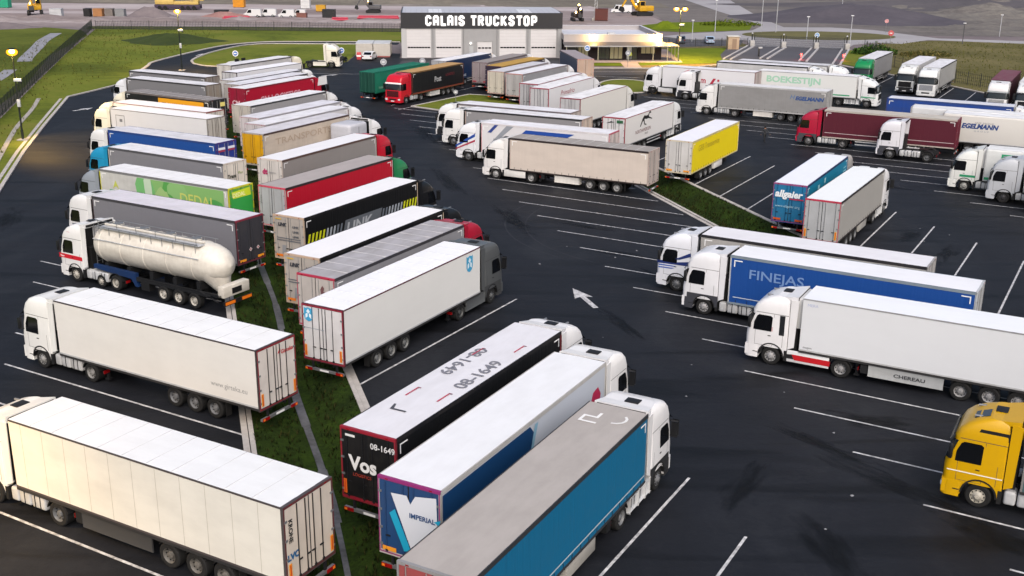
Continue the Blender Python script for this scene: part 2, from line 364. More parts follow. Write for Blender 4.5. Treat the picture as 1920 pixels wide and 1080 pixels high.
def gear(parent, L, kind='bars', hexw='#707276', skirtc='#c9c9c6', axle0=-8.05, lift=False):
    """running gear under a semi-trailer"""
    def ch(mb):
        for sy in (-1, 1): mb.box(-L+.1, -1.0, sy*.55, sy*.45, .82, 1.14, DSTEEL)
        for i in range(9): mb.box(-1.6-i*1.45, -1.52-i*1.45, -1.1, 1.1, 1.02, 1.13, DSTEEL)
        for k in range(3): mb.cyl((axle0-1.31*k, -.95, .51), (axle0-1.31*k, .95, .51), .08, DSTEEL); 
        mb.box(-L-.02, -L+.1, -1.2, 1.2, .5, .62, plain('bumper_bar', '#6f7073', .5, .3)); mb.box(-L-.03, -L-.02, -.28, .28, .52, .62, WHITEP); mb.box(-L+.02, -L+.1, -.8, -.7, .6, 1.1, DSTEEL); mb.box(-L+.02, -L+.1, .7, .8, .6, 1.1, DSTEEL)
        for k in range(3):
            for sy in (-1, 1):
                arc = [(axle0-1.31*k + q*math.cos(R(a)), .52 + q*math.sin(R(a))) for q, rr in ((.6, range(35, 146, 22)), (.565, range(145, 34, -22))) for a in rr]
                mb.prism(arc, sy*1.2, sy*.86, BLACK)
        for sy in (-1, 1): mb.box(axle0-3.35, axle0-3.32, sy*1.2, sy*.85, .25, .95, BLACK)
        mb.box(-4.2, -3.2, -.4, .4, .6, .95, BLACK)
    part(parent, 'trailer_chassis', (L, axle0), ch)
    for sy in (-1, 1):
        def leg(mb): mb.box(-3.05, -2.9, sy*.85, sy*.72, .28, 1.1, DSTEEL); mb.box(-3.12, -2.83, sy*.9, sy*.67, .2, .28, DSTEEL)
        part(parent, 'landing_leg', (sy,), leg)
        if kind == 'bars':
            def g(mb):
                for z in (.5, .82): mb.box(-7.3, -3.5, sy*1.22, sy*1.19, z, z+.11, ALU)
                for x in (-3.7, -5.3, -7.1): mb.box(x, x+.06, sy*1.19, sy*1.15, .5, 1.1, DSTEEL)
            part(parent, 'side_guard', (sy,), g)
        elif kind in ('skirt', 'box'):
            sm = dirty('trailer_skirt', skirtc, '#4d4944', .3, .5)
            def g(mb):
                if kind == 'skirt': mb.bbox(-7.25, -3.6, sy*1.23, sy*1.19, .4, 1.04, sm, .01)
                else: mb.bbox(-7.0, -4.6, sy*1.22, sy*.6, .38, .98, sm, .03)
                mb.box(-3.55, -3.2, sy*1.2, sy*.8, .5, .95, DSTEEL)
            part(parent, 'side_skirt' if kind == 'skirt' else 'pallet_box', (sy, kind, skirtc), g)
        for k in range(3): wheel(parent, axle0-1.31*k, sy, .4, hexw, False)
        def tl(mb): mb.box(-L-.05, -L-.021, sy*1.18, sy*.74, .49, .63, REDL); mb.box(-L-.054, -L-.05, sy*1.16, sy*1.04, .51, .61, ORANGE)
        part(parent, 'tail_light', (sy, L), tl)
def trailer(parent, kind='curtain', L=13.6, side='#8a8a8c', roof='#e6e6ea', rear='#c4c2c0', frame='#b4b2b0', rail='#2a2a2c', guard='bars', skirtc='#c9c9c6', plates='h', wheels='#707276',
            roofdirt=.4, sidedirt=.35, seams=True, contour=None, front='#d0d0d0', rear2=None, H=4.0, rounded=False, plate_c=None, panels=False):
    """semi-trailer body; origin at the ground under the middle of its front wall"""
    sm = dirty('side_' + kind, side, '#4f4a44', sidedirt*.7, .55, scale=(.35, .35, .9), bump=.45 if kind == 'curtain' else 0, bscale=(7, .5, .25) if kind == 'curtain' else (1.2, .5, .25))
    rm = dirty('roof_sheet', roof, '#77726c', roofdirt, .6, scale=(.45, .9, 1), bscale=(.35, 3, 1))
    dm = dirty('rear_door_paint', rear, '#4f4a44', .25, .5, scale=(1, .7, .5), bscale=(.1, 2, .5)); fm = dirty('rear_frame_metal', frame, '#4f4a44', .35, .5)
    ram = dirty('rail_metal', rail, '#4f4a44', .3, .55); frm = dirty('bulkhead', front, '#4f4a44', .3, .5)
    z0 = 1.12
    def body(mb):
        if rounded:
            mb.bbox(-L+.1, 0, -1.262, 1.262, z0, H-.01, sm, .16, 4)
        else: mb.box(-L+.1, -.02, -1.262, 1.262, z0, H-.02, sm)
        mb.box(-.02, .0, -1.25, 1.25, z0, H-.03, frm)
        for sy in (-1, 1): mb.box(-L+.1, 0, sy*1.275, sy*1.2, z0-.1, z0+.02, ram)
        if kind == 'curtain':
            for sy in (-1, 1):
                mb.box(-L+.05, 0, sy*1.275, sy*1.24, H-.16, H-.003, ram)
                for i in range(19): x = -.5 - i*.69; mb.box(x, x+.035, sy*1.272, sy*1.262, z0-.02, z0+.2, BLACK)
                mb.box(-L+.06, -L+.1, sy*1.275, sy*1.2, z0, H-.16, fm); mb.box(-.08, .0, sy*1.275, sy*1.2, z0, H-.16, fm)
        if kind == 'reefer':
            for sy in (-1, 1):
                mb.box(-L+.05, .0, sy*1.272, sy*1.22, z0, z0+.1, ALU if not panels else fm)
                if not rounded: mb.box(-L+.05, .0, sy*1.272, sy*1.22, H-.07, H-.004, fm)
                if panels:
                    for i in range(11): x = -.7 - i*1.18; mb.box(x, x+.02, sy*1.265, sy*1.258, z0+.1, H-.1, DOORJ if i % 1 else plain('panel_joint', '#b0aba0', .6))
    b = part(parent, 'trailer_body', (kind, L, side, sidedirt, frame, rail, front, H, rounded, panels), body)
    def rf(mb):
        e = .16 if rounded else .02
        ns = 11
        for i in range(ns):    # gently sagging bays between the roof bows
            xa, xb = -.01-(L-.12)*i/ns, -.01-(L-.12)*(i+1)/ns
            mb.add([(xa, -1.27+e, H), (xa, 0, H+.02), (xa, 1.27-e, H), ((xa+xb)/2, -1.27+e, H-.0), ((xa+xb)/2, 0, H+.004 if kind == 'curtain' else H+.02), ((xa+xb)/2, 1.27-e, H), (xb, -1.27+e, H), (xb, 0, H+.02), (xb, 1.27-e, H)],
                   [(0,1,4,3), (1,2,5,4), (3,4,7,6), (4,5,8,7)], rm, False)
            if seams and i: mb.box(xa-.012, xa+.012, -1.24+e, 1.24-e, H+.001, H+.024, plain('roof_seam', '#c6c6c9', .6))
        if kind == 'curtain' and not rounded:
            for sy in (-1, 1): mb.box(-L+.1, 0, sy*1.275, sy*1.235, H-.002, H+.012, ram)
    part(b, 'roof', (kind, L, roof, roofdirt, seams, H, rounded, rail), rf)
    x = -L
    def fr(mb):
        cm = plain('contour_tape', contour, .5) if contour else fm
        mb.box(x+.0, x+.12, -1.275, 1.275, H-.1, H+.012, fm if kind == 'reefer' else cm)
        mb.box(x+.0, x+.12, -1.275, 1.275, z0-.12, z0+.03, fm)
        for sy in (-1, 1): mb.box(x, x+.12, sy*1.275, sy*1.21, z0+.03, H-.1, fm)
        if contour:
            for sy in (-1, 1): mb.box(x-.004, x, sy*1.27, sy*1.225, z0, H-.03, cm)
            mb.box(x-.006, x-.001, -1.27, 1.27, H-.08, H-.02, cm); mb.box(x-.006, x-.001, -1.27, 1.27, z0-.06, z0-.01, cm)
        for y in (-.9, .9): mb.box(x-.01, x, y-.06, y+.06, H-.07, H-.03, REDL)
    part(b, 'rear_frame', (L, frame, contour, H, kind), fr)
    for sy in (-1, 1):
        def dr(mb):
            mb.box(x+.01, x+.06, sy*1.2, sy*.012, z0+.03, H-.11, dm)
            for yy in (.22, .95) if kind == 'curtain' else (.2, .62):
                mb.cyl((x-.01, sy*yy, z0-.02), (x-.01, sy*yy, H-.12), .022, plain('locking_bar', '#a2a2a2' if rear2 is None else rear2, .4, .5), 6)
                mb.box(x-.035, x-.005, sy*(yy-.05), sy*(yy+.05), z0+.02, z0+.1, DSTEEL); mb.box(x-.035, x-.005, sy*(yy-.16), sy*(yy+.02), 1.75, 1.8, DSTEEL)
            for zz in (1.35, 2.0, 2.7, 3.4): mb.box(x-.015, x+.01, sy*1.255, sy*1.12, zz, zz+.08, STEEL)
            mb.box(x-.0, x+.01, sy*.02, sy*.0, z0+.03, H-.11, BLACK)
        part(b, 'rear_door', (sy, L, rear, rear2, kind, H), dr)
        if plates:
            pc = plain('plate', plate_c or '#e6962a', .45)
            def pl(mb):
                if plates == 'h': mb.box(x-.03, x-.018, sy*1.12, sy*.55, z0+.06, z0+.22, pc)
                else: mb.box(x-.03, x-.018, sy*1.16, sy*1.02, z0+.12, z0+.72, pc); mb.box(x-.034, x-.03, sy*1.12, sy*1.06, z0+.16, z0+.68, plain('plate_core', '#c8471d', .5))
            part(b, 'warning_plate', (sy, L, plates, plate_c), pl)
    if kind == 'reefer':
        def cu(mb):
            mb.bbox(.0, .42, -1.0, 1.0, 2.2, 3.85, plain('unit_white', '#c9cacb', .5), .06); mb.box(.42, .43, -.8, .8, 2.5, 3.0, BLACK); mb.cyl((.42, 0, 3.4), (.435, 0, 3.4), .28, BLACK, 16)
        part(parent, 'cooling_unit', (1,), cu)
    gear(parent, L, guard, wheels, skirtc)
    if kind == 'curtain':
        corners(b, L, 'LR', H)
    return b
def corners(b, L, sides, H=4.0):
    """white corner angles of reflective tape on the curtains"""
    for s in sides:
        for xx, d in ((-.25, -1), (-L+.3, 1)):
            def f(mb):
                sy = 1 if s == 'L' else -1; y = sy*1.2755
                mb.box(xx, xx+d*.5, y, y+sy*.004, H-.33, H-.27, WHITEP); mb.box(xx, xx+d*.06, y, y+sy*.004, H-.68, H-.33, WHITEP)
            part(b, 'corner_marking', (s, L, d), f)

GT = 'articulated trucks parked in the lorry park'
def rig(label, x, y, yaw, cab, tr, name='articulated_truck', group=GT, cat='truck'):
    t = thing(name, label, cat, (x, y, 0), R(yaw), group)
    c = tractor(t, **cab) if cab else None
    b = trailer(t, **tr) if tr else None
    return t, c, b

# ---------------------------------------------------------------- setting
def sheet(name, outer, z, mat, holes=(), kind='structure', label=None, cat=None):
    loops = [[Vector((x, y, 0)) for x, y in outer]] + [[Vector((x, y, 0)) for x, y in h] for h in holes]
    tris = geometry.tessellate_polygon(loops); flat = [v for l in loops for v in l]
    me = bpy.data.meshes.new(name); me.from_pydata([(v.x, v.y, z) for v in flat], [], [tuple(t) for t in tris]); me.materials.append(mat)
    bm = bmesh.new(); bm.from_mesh(me); bmesh.ops.recalc_face_normals(bm, faces=bm.faces)
    if bm.faces and sum(f.normal.z for f in bm.faces) < 0: bmesh.ops.reverse_faces(bm, faces=bm.faces)
    bm.to_mesh(me); bm.free()
    o = link(name, me); return struct(o, kind, label, cat)
def spline(pts, n=6):
    out = []
    P = [pts[0]] + list(pts) + [pts[-1]]
    for i in range(1, len(P)-2):
        for k in range(n):
            t = k/n; p0, p1, p2, p3 = P[i-1], P[i], P[i+1], P[i+2]
            out.append(tuple(.5*((2*p1[j]) + (-p0[j]+p2[j])*t + (2*p0[j]-5*p1[j]+4*p2[j]-p3[j])*t*t + (-p0[j]+3*p1[j]-3*p2[j]+p3[j])*t**3) for j in (0, 1)))
    out.append(tuple(pts[-1])); return out
def strip(mb, pts, w, z0, z1, m):
    for a, b in zip(pts, pts[1:]):
        a, b = Vector(a), Vector(b); d = (b-a); 
        if d.length < 1e-4: continue
        d.normalize(); n = Vector((-d.y, d.x))*w/2; e = d*.0
        q = [a+n, a-n, b-n, b+n]
        if z1 - z0 < .001: mb.add([(v.x, v.y, z1) for v in q], [(0, 1, 2, 3)], m)
        else:
            mb.add([(v.x, v.y, z0) for v in q] + [(v.x, v.y, z1) for v in q], [(4,5,6,7), (0,1,5,4), (1,2,6,5), (2,3,7,6), (3,0,4,7)], m)
ASPH = ground_mat('asphalt', [(.25, '#111318'), (.5, '#191b21'), (.62, '#222429'), (.8, '#333439')], .12, 3.0, .75, .25, .24, stretch=(1, .45, 1), mixf=.3, distort=1.5)
def wear(mat):
    """old tyre tracks, repairs and oil: darker patches with their own outline"""
    nt = mat.node_tree; n = nt.nodes; l = nt.links; b = n['Principled BSDF']; src = b.inputs['Base Color'].links[0].from_socket
    tc = n.new('ShaderNodeTexCoord'); mp = n.new('ShaderNodeMapping'); mp.inputs['Rotation'].default_value = (0, 0, R(28)); mp.inputs['Scale'].default_value = (.05, .4, 1); l.new(tc.outputs['Object'], mp.inputs['Vector'])
    t = n.new('ShaderNodeTexNoise'); t.inputs['Scale'].default_value = 1.1; t.inputs['Detail'].default_value = 5; t.inputs['Distortion'].default_value = .8; l.new(mp.outputs[0], t.inputs['Vector'])
    r = n.new('ShaderNodeValToRGB'); r.color_ramp.elements[0].position = .52; r.color_ramp.elements[1].position = .66; l.new(t.outputs['Fac'], r.inputs[0])
    m = n.new('ShaderNodeMath'); m.operation = 'MULTIPLY'; m.inputs[1].default_value = .85; l.new(r.outputs[0], m.inputs[0])
    mx = n.new('ShaderNodeMix'); mx.data_type = 'RGBA'; l.new(m.outputs[0], mx.inputs[0]); l.new(src, mx.inputs[6]); mx.inputs[7].default_value = lin('#08090c')
    v = n.new('ShaderNodeTexVoronoi'); v.inputs['Scale'].default_value = .55; l.new(tc.outputs['Object'], v.inputs['Vector'])
    rv = n.new('ShaderNodeValToRGB'); rv.color_ramp.elements[0].position = .02; rv.color_ramp.elements[0].color = (1, 1, 1, 1); rv.color_ramp.elements[1].position = .16; rv.color_ramp.elements[1].color = (0, 0, 0, 1); l.new(v.outputs['Distance'], rv.inputs[0])
    wn2 = n.new('ShaderNodeTexNoise'); wn2.inputs['Scale'].default_value = .12; l.new(tc.outputs['Object'], wn2.inputs['Vector'])
    r3 = n.new('ShaderNodeValToRGB'); r3.color_ramp.elements[0].position = .52; r3.color_ramp.elements[1].position = .6; l.new(wn2.outputs['Fac'], r3.inputs[0])
    mm = n.new('ShaderNodeMath'); mm.operation = 'MULTIPLY'; l.new(rv.outputs[0], mm.inputs[0]); l.new(r3.outputs[0], mm.inputs[1])
    m4 = n.new('ShaderNodeMath'); m4.operation = 'MULTIPLY'; m4.inputs[1].default_value = .8; l.new(mm.outputs[0], m4.inputs[0])
    mx2 = n.new('ShaderNodeMix'); mx2.data_type = 'RGBA'; l.new(m4.outputs[0], mx2.inputs[0]); l.new(mx.outputs[2], mx2.inputs[6]); mx2.inputs[7].default_value = lin('#0e0e12')
    l.new(mx2.outputs[2], b.inputs['Base Color'])
    rr = n.new('ShaderNodeMapRange'); rr.inputs['To Min'].default_value = .8; rr.inputs['To Max'].default_value = .5; l.new(t.outputs['Fac'], rr.inputs['Value']); l.new(rr.outputs[0], b.inputs['Roughness'])
wear(ASPH)
GRASS = ground_mat('lawn', [(.22, '#2f3813'), (.4, '#4b5619'), (.5, '#626c22'), (.62, '#6f6f30'), (.75, '#7c7444')], .05, .8, .95, .6, .15, mixf=.35, distort=.6)
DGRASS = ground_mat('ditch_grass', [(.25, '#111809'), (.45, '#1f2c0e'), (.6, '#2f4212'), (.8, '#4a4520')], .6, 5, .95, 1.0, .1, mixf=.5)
LGRASS = ground_mat('bright_lawn', [(.3, '#4a5a12'), (.6, '#66741c'), (.8, '#7c7c30')], .2, 2, .95, .4, .1)
SOIL = ground_mat('bare_soil', [(.2, '#575053'), (.45, '#6f676a'), (.6, '#837a7b'), (.8, '#9a9092')], .02, .25, .95, .5, .1, stretch=(.5, 2, 1), mixf=.4, distort=.8)
SLAB = ground_mat('site_gravel', [(.3, '#8f8383'), (.5, '#a49a9b'), (.65, '#b9b2b4'), (.8, '#d0cccf')], .03, .3, .9, .3, .1, stretch=(.35, 2.4, 1), mixf=.3, distort=1.2)
FIELD = ground_mat('ploughed_field', [(.25, '#504c50'), (.45, '#656160'), (.6, '#777270'), (.8, '#8a857d')], .02, .35, .95, .6, .1, stretch=(.6, 2.4, 1), mixf=.45)
SCRUB = ground_mat('scrub', [(.2, '#34351c'), (.42, '#53502f'), (.6, '#6e6746'), (.8, '#86795c')], .06, .8, .95, .8, .1, mixf=.5)
ROAD = ground_mat('concrete_road', [(.3, '#8d8a8e'), (.6, '#a09ea2'), (.8, '#b1b0b2')], .05, .6, .85, .1, .2)
PAVE = ground_mat('paving', [(.3, '#a08c84'), (.7, '#b8a59c')], .3, 3, .85, .1, .2)
DROAD = ground_mat('old_asphalt', [(.3, '#47464c'), (.6, '#555459'), (.8, '#626166')], .1, 2, .75, .1, .3)

def ixw(y): return -11.1 - (y-43.8)*.2905            # west kerb of the first ditch
def ixe(y): return -7.2 - (y-48.4)*.305
def jxl(y): return 12.6 + (95.6-y)*.307              # west kerb of the second ditch
def jxr(y): return 17.6 + (94.9-y)*.31
D1 = [(ixw(12), 12), (ixe(12), 12), (ixe(168), 168), (ixw(168), 168)]
D2 = [(jxl(12), 12), (jxr(12), 12), (jxr(138), 138), (jxl(138), 138)]
lot = [(-16, 2), (-45.1, 95), (-50.3, 112.2), (-55, 129.2), (-60.9, 151.5), (-58.4, 165.1), (-61.6, 187.6), (-62.6, 193.9), (-61.5, 204.6), (-59.3, 218.5), (-57.0, 226), (-53.2, 231.2), (-48, 233.6), (-23.8, 234.9),
       (-23.8, 229.8), (-48, 229.3), (-52.5, 227.5), (-55.2, 221.9), (-57.1, 209.5), (-56.9, 198.6), (-55.6, 193.8), (-54.2, 191.3), (-50.2, 188.6), (-36, 187.4), (-31.5, 189.5), (-29.3, 198), (-29.5, 212), (-21.5, 212), (-20.8, 204), (8.9, 206.6), (11, 204), (11.4, 190.6), (29, 191.6), (38.6, 200),
       (39.8, 207.3), (48.9, 232.9), (67.6, 228.4), (57.5, 199), (61, 189.1), (67.2, 170.7), (69.3, 162.9), (80, 128), (96, 75), (118, 2)]
B = 3000
sheet('ground', [(-B, -400), (B, -400), (B, B), (-B, B)], -.06, SOIL, [D1, D2])
sheet('parking_lot', lot, 0, ASPH, [D1, D2])
# grass fields
sheet('grass_field', [(-75, 2), (-16, 2), (-45.1, 95), (-50.3, 112.2), (-55, 129.2), (-60.9, 151.5), (-58.4, 165.1), (-61.6, 187.6), (-62.6, 193.9), (-61.5, 204.6), (-59.3, 218.5), (-57.0, 226), (-53.2, 231.2), (-48, 233.6), (-23.8, 234.9), (-12, 236), (-12, 263), (-60, 262), (-97, 262), (-81.8, 203.7), (-62, 133), (-50, 60)], -.03, GRASS)
sheet('grass_field', spline([(-400, 20), (-52, 20), (-64.5, 133), (-84.3, 203.7), (-99, 258), (-140, 266), (-210, 268), (-400, 262)], 3), -.04, LGRASS if 0 else ground_mat('meadow', [(.2, '#2c3414'), (.42, '#454f1c'), (.6, '#5e6628'), (.8, '#75744a')], .05, .7, .95, .6, .1))
sheet('lawn', [(-55.2, 221.7), (-57.0, 209.5), (-56.8, 198.6), (-55.4, 193.8), (-54.0, 191.5), (-50.2, 188.8), (-36, 187.6), (-31.7, 189.7), (-29.5, 198), (-29.7, 212), (-29.7, 229.6), (-48, 229.1), (-52.4, 227.3)], -.02, GRASS)
sheet('traffic_island', [(-13.4, 145.5), (-8.7, 141.7), (0, 136), (1.5, 134.8), (4.9, 134.8), (4, 142), (0, 150), (-3, 156), (-6.3, 157.3)], .06, GRASS)
sheet('traffic_island', [(17.2+3.8*math.cos(a)*1.1, 168+7.5*math.sin(a)) for a in [i*math.pi/10 for i in range(20)]], .06, GRASS)
sheet('lawn', [(11.8, 194.2), (19.0, 194.6), (19.0, 199.2), (11.9, 198.6)], .03, LGRASS)
sheet('lawn', [(22.0, 195.5), (38.2, 201.0), (39.6, 207.5), (46.6, 229), (30.6, 226), (30.2, 203.2), (22.2, 200.6)], .03, LGRASS)
sheet('footpath', [(8.9, 198.6), (30.2, 200.8), (30.4, 204.9), (8.9, 203.0)], .05, PAVE)
sheet('footpath', [(19.0, 191.6), (22.0, 191.9), (22.0, 200.0), (19.0, 199.7)], .035, PAVE)
sheet('footpath', [(22.0, 191.9), (36.5, 196.0), (38.2, 200.5), (22.0, 195.3)], .03, ground_mat('worn_verge', [(.3, '#6b5c30'), (.6, '#857044'), (.8, '#9c8660')], .3, 2))
sheet('gate_path', [(38.3, 206.5), (42.5, 213), (49.0, 231), (44, 231), (39.5, 215)], .04, DROAD)
sheet('lawn', [(58.6, 201), (66.4, 226), (70.5, 226), (64, 193.5), (62, 190.5)], .02, GRASS)
sheet('scrubland', [(64, 193.5), (70.6, 226), (78, 240), (92, 249.5), (190, 243), (260, 60), (118, 2), (96, 75), (80, 128), (69.3, 162.9), (67.2, 170.7), (61, 189.1)], -.02, SCRUB)
sheet('embankment', [(-12, 236), (-12, 262), (30.0, 262), (33, 254.6), (48, 246.5), (49, 233.2), (46.6, 229), (30, 226), (12, 224), (12, 236)], -.025, SCRUB)
sheet('verge', [(-99, 260.8), (-20, 259.5), (-20, 269.5), (-60, 271), (-101, 268.5)], -.015, ground_mat('dark_verge', [(.25, '#272e18'), (.45, '#3a4022'), (.6, '#555439'), (.8, '#7a7360')], .12, .9, .95, .8, .1, stretch=(.4, 2, 1)))
# construction site and fields beyond
sheet('site_yard', [(-330, 270), (-190, 272), (-100, 266), (-20, 264), (30, 268), (40, 290), (36, 352), (-20, 348), (-160, 338), (-330, 330)], -.03, ground_mat('site_soil', [(.25, '#6b6061'), (.45, '#857a7a'), (.6, '#958b8b'), (.8, '#a9a1a2')], .03, .3, .95, .4, .1, stretch=(.4, 2, 1)))
sheet('haul_road', spline([(-330, 325), (-160, 324), (-80, 333), (-20, 336), (28, 338)], 3) + spline([(24, 362), (-20, 362), (-80, 356), (-160, 352), (-330, 352)], 3), -.02, SLAB)
sheet('haul_road', spline([(-330, 296), (-190, 303), (-120, 310), (-60, 303), (-30, 308)], 3) + spline([(-30, 314), (-60, 312), (-120, 320), (-190, 312), (-330, 308)], 3), -.018, SLAB)
sheet('field', [(40, 262), (200, 262), (420, 240), (420, 420), (60, 420), (40, 380)], -.035, FIELD)
road = [(60, 402), (61.4, 339.7), (63.0, 307.8), (63.1, 287.8), (57.3, 272.6), (41.8, 263.6), (33.1, 254.3), (38.8, 246.5), (50.9, 246.9), (49, 233), (67.5, 228.5), (71.6, 237.8), (77.8, 243.2), (82.9, 241.2), (92.0, 250.8), (110.2, 243.8), (150, 236), (190, 230), (190, 236), (150, 243), (113.1, 250.2), (95.9, 255.1), (88, 277), (79.4, 283.9), (67.5, 283.4), (68, 300), (70, 333.2), (76, 402)]
sheet('access_road', road, -.01, ROAD)
sheet('roundabout_island', [(70+17.5*math.cos(a), 260+11.5*math.sin(a)) for a in [i*math.pi/14 for i in range(28)]], .01, ground_mat('island_scrub', [(.3, '#4c4a30'), (.6, '#67633f'), (.8, '#7d745c')], .1, 1))
sheet('meadow', [(34, 268), (42, 266), (57, 274), (61, 290), (55, 300), (40, 296), (32, 285)], .0, LGRASS)
sheet('car_park', [(28, 228), (47, 234), (50, 246), (39, 245.8), (32.5, 253.5), (24, 253), (24, 232)], .0, DROAD)
sheet('lane', [(39.9, 205.5), (49.2, 232.6), (66.8, 227.6), (57.3, 199.6), (50, 201.5)], .004, DROAD)
sheet('service_road', [(-6, 182), (12, 180.6), (28, 184), (38.5, 199), (29, 190.8), (11, 189.8), (10.6, 203), (-20, 200), (-20, 190)], .003, ground_mat('worn_asphalt', [(.3, '#33343a'), (.6, '#3f4046'), (.8, '#4a4b50')], .1, 2, .75, .1, .3))
# ditches
def ditch(name, xw, xe, y0, y1, cw, seed, chan):
    rnd = random.Random(seed); mb = MB(); W = [0, .08, .25, .42, .5, .58, .75, .92, 1]; Z = [.06, .02, -.3, -.62, -.66, -.62, -.32, .02, .06]; n = int((y1-y0)/.8); vs = []
    for i in range(n+1):
        y = y0 + (y1-y0)*i/n; a, b = xw(y), xe(y)
        for j, (w, z) in enumerate(zip(W, Z)):
            jt = 0 if j in (0, 8) else rnd.uniform(-.05, .05); vs.append((a+(b-a)*w+jt, y, z+jt*1.2))
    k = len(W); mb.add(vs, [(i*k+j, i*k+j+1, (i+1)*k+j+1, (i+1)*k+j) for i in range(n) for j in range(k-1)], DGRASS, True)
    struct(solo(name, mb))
    if chan:
        mb = MB(); pts = [(xw(y0+i*1.5) + (xe(y0+i*1.5)-xw(y0+i*1.5))*(.5+.03*math.sin(i*.4)), y0+i*1.5) for i in range(int((y1-y0)/1.5))]
        for q in range(0, len(pts)-1):
            strip(mb, pts[q:q+2], (.22, .4, .32, .42, .28)[(q//3) % 5], -.64, -.585-.001*(q % 2), dirty('channel_concrete', '#66676c', '#22231e', .95, .6, scale=(.6, .6, .6)))
        struct(solo('drain_channel', mb))
ditch('ditch', ixw, ixe, 12, 168, .7, 3, True)
ditch('ditch', jxl, jxr, 12, 138, .7, 5, False)
# kerbs
KB = dirty('kerb_stone', '#b7b2ae', '#5f5a54', .4, .8, scale=(1, 1, 1))
mb = MB()
for f in (ixw, ixe, jxl, jxr):
    y1 = 168 if f in (ixw, ixe) else 134.8; s = 1 if f in (ixe, jxr) else -1
    strip(mb, [(f(12)+s*.12, 12), (f(y1)+s*.12, y1)], .22, -.1, .12, KB); strip(mb, [(f(12)+s*.42, 12), (f(y1)+s*.42, y1)], .28, -.1, .03, KB)
strip(mb, spline([(-16, 2), (-45.1, 95)], 1) + [(-50.3, 112.2), (-55, 129.2), (-60.9, 151.5), (-59.6, 158), (-58.4, 165.1)], .34, -.1, .13, KB)
strip(mb, [(-16.7, 2), (-45.8, 95), (-51, 112.2), (-55.7, 129.2), (-61.3, 150)], .35, -.05, .02, KB)
strip(mb, spline([(-58.4, 165.1), (-61.6, 187.6), (-62.6, 193.9), (-61.5, 204.6), (-59.3, 218.5), (-57.0, 226), (-53.2, 231.2), (-48, 233.6), (-23.8, 234.9)], 4), .5, -.1, .12, KB)
strip(mb, spline([(-30, 229.8), (-48, 229.3), (-52.5, 227.5), (-55.2, 221.9), (-57.1, 209.5), (-56.9, 198.6), (-55.6, 193.8), (-54.2, 191.3), (-50.2, 188.6), (-36, 187.4)], 4), .4, -.1, .12, KB)
strip(mb, [(-13.4, 145.5), (-8.7, 141.7), (0, 136)], .35, -.1, .12, KB); strip(mb, [(-13.4, 145.5), (-6.3, 157.3), (-3, 156.1)], .3, -.1, .11, KB)
strip(mb, [(57.5, 199), (61, 189.1), (67.2, 170.7), (69.3, 162.9), (80, 128), (96, 75)], .4, -.1, .13, KB)
strip(mb, [(11.4, 190.6), (29, 191.6), (38.6, 200)], .35, -.1, .13, KB); strip(mb, [(11.6, 194.2), (11.6, 199)], .2, -.1, .1, KB)
ell = [(17.2+3.8*math.cos(a)*1.13, 168+7.6*math.sin(a)) for a in [i*math.pi/16 for i in range(33)]]
strip(mb, ell, .35, -.1, .12, KB)
struct(solo('kerb', mb))
# painted lines
LN = dirty('road_paint', '#cfcfd1', '#2c2c30', .85, .6, scale=(2.5, 2.5, 2.5), bscale=(6, 6, 1)); mb = MB()
def pl(a, b, w=.12): strip(mb, [a, b], w, .0045, .0045, LN)
for i in range(-9, 20):      # middle field, cabs to the left
    x, y = -2.4+1.468*i, 101.5-4.745*i; pl((x, y), (x+14.9, y-8.8))
for i in range(-13, 7):      # cabs to the right
    x, y = -7.8-1.45*(-i), 51.5+4.75*(-i)
    if y > 22: pl((x, y), (x+8.1, y+14.2))
    x, y = -26.7+1.47*i, 54.1-4.75*i
    if 22 < y < 76: pl((x, y), (x+14.6, y-8.4))
for i in range(-2, 16):
    x, y = 24.6+1.465*i, 113.3-4.75*i; pl((x-8.2, y-14.3), (x, y))
for i in range(-3, 13):
    x, y = 22.9+1.51*i, 143-4.53*i; pl((x, y), (x+14.8, y-8.3))
for i in range(-2, 9):
    x, y = 62+1.6*i, 182.6-4.5*i; pl((x-6.9, y-12.2), (x, y))
pl((-16.2, 146.5), (-4.7, 167.5)); pl((-14.9, 142.7), (-6.3, 157.3)); pl((-32.6, 180.4), (-24.6, 179.9)); pl((-24.6, 179.9), (-19.5, 179.6))
pl((11.2, 180.4), (20.1, 178.2), .2); pl((13, 186.2), (36, 187.8), .15)
struct(solo('parking_lines', mb))
def arrow(x, y, ang, L, w):
    mb = MB(); c, s = math.cos(ang), math.sin(ang)
    pts = [(0, -.09*w), (L*.55, -.09*w), (L*.5, -.32*w), (L, 0), (L*.5, .32*w), (L*.55, .09*w), (0, .09*w)]
    mb.add([(x+u*c-v*s, y+u*s+v*c, .0055) for u, v in pts], [tuple(range(7))], LN); struct(solo('road_arrow', mb))
arrow(5.15, 64.1, math.atan2(3.8, -1.2), 4.1, 1.9); arrow(-55.6, 139.4, R(62), 3.2, 2.4); arrow(-30.6, 177.2, R(40), 3.2, 2.2); arrow(-58.2, 205, R(85), 4, 1.5)
